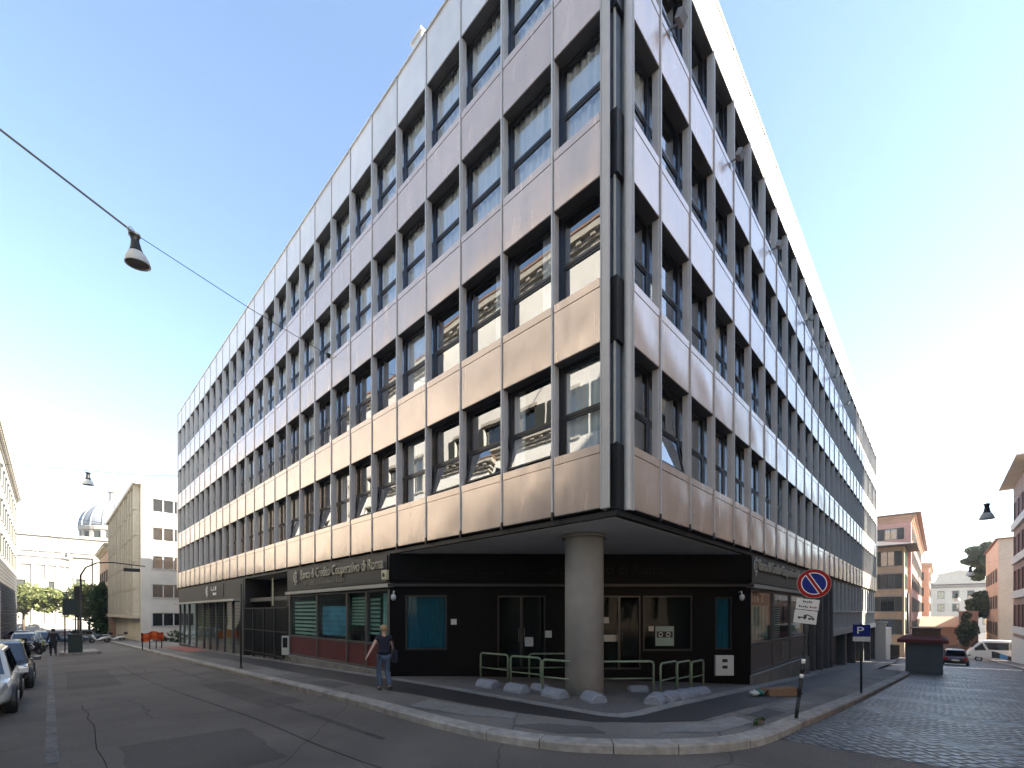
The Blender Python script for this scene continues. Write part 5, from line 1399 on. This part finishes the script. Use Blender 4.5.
    for x in (-f + .78, f - .80):
        for s_ in (-1, 1):
            mb = MB(); n = 16
            ring = lambda rr, yy: [(x + rr*math.cos(2*PI*k/24), yy, wr + rr*math.sin(2*PI*k/24)) for k in range(24)]
            mb.loft([ring(wr + .055, s_*(hw*.99 - .06)), ring(wr + .055, s_*(hw*.99 + .006))]); mb.build('wheel_arch', M['black'], t)
            wheel_parts(t, x, s_*(hw - .075), wr, .19, s_)
    return t
def gz(x, y): return g(x, y) - .145
def park(label, x, y, rz, paint, **k): return car(label, (x, y, gz(x, y)), R(rz), paint, **k)
park('white car parked at the left edge with its bonnet towards the viewer', -8.95, 11.9, -90, M['car_white'], group='cars parked along the left kerb')
park('dark car parked directly behind the white car', -8.8, 17.6, -90, M['car_dark'], group='cars parked along the left kerb')
park('silver car parked farther up the left kerb', -8.9, 46.5, -90, M['car_silver'], group='cars parked along the left kerb')
park('black car parked beyond the scooters at the left', -8.3, 53.5, -78, M['car_dark'], group='cars parked along the left kerb')
park('dark blue car standing behind the walking man in dark clothes', -6.6, 66, 12, M['car_blue'], group='cars at the end of the left street')
park('blue grey car standing across the road end before the trees', -4.3, 74.5, 8, mat('car_greyblue', (.13, .17, .21), .25, coat=.6), group='cars at the end of the left street')
park('silver car standing on the piazza far left', -9.5, 84, 20, M['car_silver'], group='cars at the end of the left street')
park('dark red car half hidden behind the grey kiosk', 50, -5.5, 0, mat('car_maroon', (.035, .012, .012), .25, coat=.6))
def scooter(label, x, y, rz, paint, shield=True):
    t = thing('parked_scooter', (x, y, gz(x, y)), R(rz), label, 'scooter', 'scooters parked in the left street')
    for xx in (-.62, .66):
        mb = MB(); ring = lambda rr, yy: [(xx + rr*math.cos(2*PI*k/18), yy, .26 + rr*math.sin(2*PI*k/18)) for k in range(18)]
        mb.loft([ring(.14, -.05), ring(.23, -.06), ring(.26, -.03), ring(.26, .03), ring(.23, .06), ring(.14, .05)]); wo = mb.build('wheel', M['rubber'], t)
        mb = MB(); mb.loft([ring(.138, -.056), ring(.138, .056)]); mb.build('rim', M['rim'], wo)
    mb = MB()
    def rg(x_, w, z0, z1): return [(x_, -w, z0), (x_, -w*1.05, (z0+z1)/2), (x_, -w*.7, z1), (x_, w*.7, z1), (x_, w*1.05, (z0+z1)/2), (x_, w, z0)]
    mb.loft([rg(-.95, .06, .52, .62), rg(-.7, .16, .42, .74), rg(-.2, .18, .30, .72), rg(-.02, .16, .24, .50), rg(.25, .16, .22, .34), rg(.4, .18, .24, .6), rg(.5, .17, .34, .95), rg(.62, .12, .50, 1.0), rg(.72, .06, .60, .85)]); mb.build('body', paint, t, smooth=True, sub=1)
    mb = MB(); mb.loft([rg(-.88, .13, .745, .80), rg(-.5, .17, .735, .86), rg(-.05, .13, .715, .80)]); mb.build('seat', M['seat_black'], t, smooth=True, sub=1)
    mb = MB(); mb.tube([(.66, 0, .3), (.5, 0, 1.02)], .035); mb.tube([(.44, -.34, 1.06), (.5, 0, 1.03), (.44, .34, 1.06)], .02); mb.build('handlebar', M['iron'], t)
    mb = MB(); mb.lathe([(0, -.05), (.08, -.03), (.09, .03), (0, .05)], (.70, 0, .86), 12); mb.build('headlight', M['lamp_lens'], t)
    if shield:
        mb = MB(); mb.grid(lambda u, v: (.62 - .16*v - .10*(2*u-1)**2, (2*u-1)*.26*(1 - .25*v), 1.0 + .5*v), 8, 4); mb.build('windscreen', M['sglass'], t, recalc=False)
    mb = MB(); mb.box((-1.12, -.17, .84), (-.80, .17, 1.12)); mb.build('top_box', M['seat_black'], t, bevel=.05)
scooter('dark scooter with a clear windscreen parked left of the walking man', -8.35, 41.0, -60, M['car_dark'])
scooter('black scooter parked at the left kerb behind the dark one', -8.5, 43.2, -62, M['car_dark'])
scooter('pale yellow scooter parked at the left kerb among dark ones', -8.1, 45.0, -70, mat('scooter_yellow', (.42, .42, .18), .3), False)
scooter('white scooter parked left of the pair below the ribbed block', -3.6, 64.5, 195, M['car_white'])
scooter('white scooter nearest the ribbed block wall', -2.2, 65.5, 190, M['car_white'])
# minibus crossing at the far right
bus = thing('minibus', (73.2, -10.4, gz(73.2, -10.4)), R(90), 'white minibus with dark windows and blue waves crossing at the far right', 'bus')
mb = MB(); W_ = 1.05
def br(x, z0, z1, w, r=.16): return [(x, -w*.96, z0), (x, -w, z0 + .3), (x, -w*.98, z1 - r*1.6), (x, -w*.9, z1 - r*.4), (x, -w*.72, z1), (x, w*.72, z1), (x, w*.9, z1 - r*.4), (x, w*.98, z1 - r*1.6), (x, w, z0 + .3), (x, w*.96, z0)]
mb.loft([br(-3.6, .5, 2.55, .98), br(-3.5, .34, 2.66, W_), br(1.6, .32, 2.68, W_), br(2.35, .32, 2.5, W_), br(2.95, .33, 1.72, W_*.98), br(3.42, .36, 1.18, W_*.94), br(3.55, .45, .95, W_*.88)])
mb.build('body', M['car_white'], bus, bevel=.02)
for s_ in (-1, 1):
    y = s_*(W_ + .012)
    mb = MB(); q = [(-3.3, 1.50), (1.55, 1.50), (1.95, 2.36), (-3.3, 2.42)]
    mb.loft([[(x, y - s_*.05, z) for x, z in q], [(x, y - s_*.02, z) for x, z in q]]); mb.build('side_window', M['cglass'], bus)
    mb = MB(); q = [(1.75, 1.42), (2.72, 1.35), (2.55, 1.85), (2.1, 2.3)]
    mb.loft([[(x, y - s_*.06, z) for x, z in q], [(x, y - s_*.018, z) for x, z in q]]); mb.build('cab_window', M['cglass'], bus)
    mb = MB(); n = 14
    topc = [(-3.3 + 4.6*k/n, 1.05 + .28*math.sin(k*.55)) for k in range(n+1)]; botc = [(-3.3 + 4.6*k/n, .42 + .12*math.sin(k*.5 + 1)) for k in range(n+1)]
    for k in range(n): mb.face([(topc[k][0], y, topc[k][1]), (topc[k+1][0], y, topc[k+1][1]), (botc[k+1][0], y, botc[k+1][1]), (botc[k][0], y, botc[k][1])], 1 if k % 5 < 2 else 0)
    mb.build('wave_graphic', [M['car_dark'], mat('wave_blue', (.08, .25, .5), .4)], bus, recalc=False)
    for x in (-2.2, 2.4): wheel_parts(bus, x, s_*(W_ - .12), .36, .22, s_)
    mb = MB(); mb.box((2.55, s_*W_*.97, 1.4), (2.75, s_*(W_ + .25), 1.75)); mb.build('mirror', M['black'], bus, bevel=.02)
mb = MB(); mb.face([(2.40, -.9, 2.46), (2.40, .9, 2.46), (3.0, .95, 1.70), (3.0, -.95, 1.70)]); 
for v in range(4): mb.v[v] = (mb.v[v][0] + .03, mb.v[v][1], mb.v[v][2] + .03)
mb.build('windscreen', M['cglass'], bus, recalc=False)
for s_ in (-1, 1):
    mb = MB(); mb.cbox((3.46, s_*.72, .9), (.22, .34, .2)); mb.build('headlight', M['lamp_lens'], bus, bevel=.03)
# grey kiosk at the end of the pavement
kx, ky = 30.2, -3.8; kz = gz(28.6, ky)
ks = thing('street_kiosk', (kx, ky, kz), 0, 'small grey kiosk with an overhanging dark red roof at the pavement end', 'kiosk')
mb = MB(); mb.box((-1.7, -.8, -.3), (1.7, .82, 1.78)); 
for yy in (-.80, -.27, .27, .80): mb.box((-1.73, yy - .02, 0), (-1.701, yy + .03, 1.78))
mb.build('body', M['kiosk_grey'], ks)
mb = MB(); mb.loft([[(-2.1, -1.05, 1.80), (2.0, -1.05, 1.80), (2.0, 1.2, 1.80), (-2.1, 1.2, 1.80)], [(-2.1, -1.05, 2.0), (2.0, -1.05, 2.0), (2.0, 1.2, 2.0), (-2.1, 1.2, 2.0)], [(-1.7, -.7, 2.22), (1.6, -.7, 2.22), (1.6, .85, 2.22), (-1.7, .85, 2.22)]]); mb.build('roof', M['roof_red'], ks)
mb = MB(); mb.box((-1.3, -.72, 2.221), (1.2, .55, 2.62)); mb.box((-1.4, -.8, 2.621), (1.3, .62, 2.68)); mb.build('roof_box', M['brown'], ks)
# pale wall and railing past the end of the office building
wl = MB(); wl.box((50.5, -.6, -4), (51.0, 16, .9)); wl.box((50.4, -.7, .901), (51.1, 16, 1.05)); wl.box((51, -.6, -4), (58, -.2, .3))
tag(wl.build('boundary_wall', M['offwhite']), 'pale boundary wall between the office building and the grey tan house', 'wall')
rl = MB()
for k in range(40): rl.tube([(50.0 + k*.35, -1.0, g(50 + k*.35, -1) - .05), (50.0 + k*.35, -1.0, g(50 + k*.35, -1) + 1.5)], .02, 5)
for z in (.2, 1.45): rl.tube([(50.0, -1.0, g(50, -1) + z), (63.8, -1, g(63.8, -1) + z)], .025, 5)
tag(rl.build('iron_fence', M['iron']), 'dark iron bar fence before the pale boundary wall', 'fence')
dpp = MB(); dpp.tube([(71.0, -1.5, -4.2), (71.0, -1.5, 4.5)], .12, 10); dpp.lathe([(0, 0), (.25, 0), (.25, .4), (.14, .6), (0, .6)], (71, -1.5, -4.2), 12)
tag(dpp.build('utility_pole', M['pole_green'], smooth=True), 'thick dark green pole standing before the grey tan house', 'pole')

# ------------------------------------------------------------------ people
def skin_mesh(name, verts, edges, m, parent, root=0, sub=2):
    me = bpy.data.meshes.new(name); me.from_pydata([v[:3] for v in verts], edges, []); me.materials.append(m)
    o = bpy.data.objects.new(name, me); COL.objects.link(o); o.parent = parent
    sk = o.modifiers.new('skin', 'SKIN'); sk.use_smooth_shade = True
    lay = me.skin_vertices[0].data
    for i, v in enumerate(verts):
        r = v[3]; lay[i].radius = (r, r) if not isinstance(r, tuple) else r
        lay[i].use_root = (i == root)
    s_ = o.modifiers.new('subdivision', 'SUBSURF'); s_.levels = sub; s_.render_levels = sub
    return o
def person(label, loc, rz, J, cl, s=1.0, bag=None, coat_len=None):
    """J: joints in metres for a 1.66 m figure facing +y"""
    t = thing('person', loc, rz, label, 'person'); t.scale = (s, s, s)
    v = []; e = []
    def add(p, r, par=None):
        v.append((*p, r)); i = len(v) - 1
        if par is not None: e.append((par, i))
        return i
    pel = add((0, 0, .90), (.125, .095)); sp = add((0, 0, 1.06), (.115, .085), pel); chs = add((0, .0, 1.24), (.135, .095), sp); nb = add((0, 0, 1.38), (.07, .06), chs)
    nk = add((0, .01, 1.44), .045, nb); hd0 = add((0, .025, 1.51), (.062, .072), nk); hd = add((0, .02, 1.58), (.070, .085), hd0); add((0, .015, 1.64), (.052, .062), hd)
    for s_, k in ((-1, 'l'), (1, 'r')):
        sh = add((s_*.165, 0, 1.345), .052, chs); el = add(J[k + 'el'], .036, sh); wr = add(J[k + 'wr'], .025, el)
        d = (Vector(J[k + 'wr']) - Vector(J[k + 'el'])).normalized(); pm = add(tuple(Vector(J[k + 'wr']) + d*.07), (.030, .014), wr)
        side = d.cross(Vector((1, 0, 0))).normalized()
        for q in range(4):
            b_ = Vector(J[k + 'wr']) + d*.10 + side*(q - 1.5)*.018; f1 = add(tuple(b_), .008, pm); add(tuple(b_ + d*(.05 - .006*abs(q - 1.5)) + Vector((-s_*.012, 0, 0))), .007, f1)
        th = add(tuple(Vector(J[k + 'wr']) + d*.05 + side*.04), .009, pm); add(tuple(Vector(J[k + 'wr']) + d*.09 + side*.052), .007, th)
        hp = add((s_*.085, 0, .86), .085, pel); kn = add(J[k + 'kn'], .054, hp); an = add(J[k + 'an'], .036, kn); add(tuple(Vector(J[k + 'an']) + Vector((0, .13, -.045))), (.036, .024), an)
    skin_mesh('body', v, e, cl['skin'], t)
    # face
    mb = MB(); mb.lathe([(0, -.012), (.011, -.008), (.012, .004), (0, .02)], (0, .112, 1.555), 8); mb.build('nose', cl['skin'], t, smooth=True)
    for s_ in (-1, 1):
        mb = MB(); mb.lathe([(0, -.009), (.009, 0), (0, .009)], (s_*.028, .098, 1.58), 8); mb.build('eye', M['black'], t)
        mb = MB(); mb.cbox((s_*.075, .01, 1.56), (.016, .03, .05)); mb.build('ear', cl['skin'], t, bevel=.006)
    mb = MB(); mb.cbox((0, .098, 1.522), (.045, .012, .010)); mb.build('mouth', mat('lip', (.35, .14, .12), .5), t)
    # hair
    mb = MB(); n = 14
    for_r = []
    for k in range(9):
        ph = PI*(k/8)*.74; z = 1.58 + .106*math.cos(ph); rr = .106*math.sin(ph) + .003
        for_r.append([(rr*.95*math.cos(2*PI*j/n), .0 + rr*1.08*math.sin(2*PI*j/n)*(.62 if math.sin(2*PI*j/n) > 0 and k > 4 else 1) , z + (.02 if (math.sin(2*PI*j/n) > 0 and k > 4) else 0)) for j in range(n)])
    mb.loft(for_r); mb.build('hair', cl['hair'], t, smooth=True, sub=1)
    # top
    v2 = []; e2 = []
    def ad(p, r, par=None):
        v2.append((*p, r)); i = len(v2) - 1
        if par is not None: e2.append((par, i))
        return i
    lo = .80 if not coat_len else coat_len
    a = ad((0, 0, 1.10), (.138, .105)); b_ = ad((0, 0, 1.26), (.155, .112), a); ad((0, 0, 1.40), (.075, .065), b_); c_ = ad((0, 0, .98), (.15, .112), a); ad((0, 0, lo), (.155, .115), c_)
    for s_, k in ((-1, 'l'), (1, 'r')):
        sh = ad((s_*.168, 0, 1.345), .066, b_); E_ = Vector(J[k + 'el']); S_ = Vector((s_*.168, 0, 1.345))
        if cl['sleeve'] == 'short': ad(tuple(S_ + (E_ - S_)*.45), .056, sh)
        else: el = ad(tuple(E_), .055, sh); ad(tuple(E_ + (Vector(J[k + 'wr']) - E_)*.95), .040, el)
    skin_mesh('shirt' if cl['sleeve'] == 'short' else 'jacket', v2, e2, cl['top'], t)
    v2 = []; e2 = []
    a = ad((0, 0, .92), (.138, .108)); 
    for s_, k in ((-1, 'l'), (1, 'r')):
        hp = ad((s_*.085, 0, .84), .098, a); kn = ad(J[k + 'kn'], .068, hp); ad(tuple(Vector(J[k + 'kn']) + (Vector(J[k + 'an']) - Vector(J[k + 'kn']))*1.0), .060, kn)
    skin_mesh('trousers', v2, e2, cl['leg'], t)
    for k in 'lr':
        an = Vector(J[k + 'an']); mb = MB()
        rr = [((0, -.07), .035, .05), ((0, -.02), .042, .075), ((0, .06), .045, .06), ((0, .14), .038, .04), ((0, .175), .02, .025)]
        mb.loft([[(an.x + w*math.cos(2*PI*j/10), an.y + o[1], max(an.z - .085, 0.0) + .0 + h*(1 + math.sin(2*PI*j/10))*.55) for j in range(10)] for o, w, h in rr]); mb.build('shoe', M['shoe'], t, smooth=True)
    if bag:
        mb = MB(); mb.cbox((.27, -.02, .86), (.10, .30, .34)); bo = mb.build('shoulder_bag', M['navy'], t, bevel=.04)
        mb = MB(); mb.tube([(.25, .08, 1.0), (.19, .03, 1.30), (.15, 0, 1.42), (.19, -.06, 1.3), (.25, -.12, 1.0)], .012); mb.build('strap', M['navy'], bo)
    return t
JW = dict(lel=(-.30, -.06, 1.13), lwr=(-.43, -.10, .93), rel=(.25, .03, 1.10), rwr=(.27, .16, .93), lkn=(-.10, .10, .48), lan=(-.09, .06, .085), rkn=(.09, .02, .47), ran=(.10, -.20, .12))
person('woman seen from behind with short blond hair, navy top and blue jeans, walking', (-1.62, 5.86, g(-1.62, 5.86) + .0), R(-12), JW, dict(skin=M['skin'], hair=M['hair_blond'], top=M['navy'], leg=M['denim'], sleeve='short'), 1.0, bag=True)
JM = dict(lel=(-.25, -.08, 1.10), lwr=(-.26, .02, .88), rel=(.25, .06, 1.10), rwr=(.26, .20, .92), lkn=(-.10, .12, .48), lan=(-.09, .10, .085), rkn=(.09, .0, .47), ran=(.10, -.20, .12))
person('person in dark jacket and trousers walking in the left street', (-7.4, 37.0, gz(-7.4, 37.0)), R(5), JM, dict(skin=M['skin'], hair=M['hair_dark'], top=M['coat'], leg=M['coat'], sleeve='long'), 1.06, coat_len=.78)

# ------------------------------------------------------------------ thin summer haze over the far ends of both streets
hz = MB(); hz.box((-320, -320, -9), (420, 420, 56))
hm = bpy.data.materials.new('haze'); hm.use_nodes = True
hn = hm.node_tree.nodes; hn.remove(hn['Principled BSDF'])
pv = hn.new('ShaderNodeVolumePrincipled'); pv.inputs['Color'].default_value = (.93, .95, 1, 1); pv.inputs['Density'].default_value = .0006; pv.inputs['Anisotropy'].default_value = .3
hm.node_tree.links.new(pv.outputs[0], hn['Material Output'].inputs['Volume'])
tag(hz.build('haze', hm), kind='stuff')
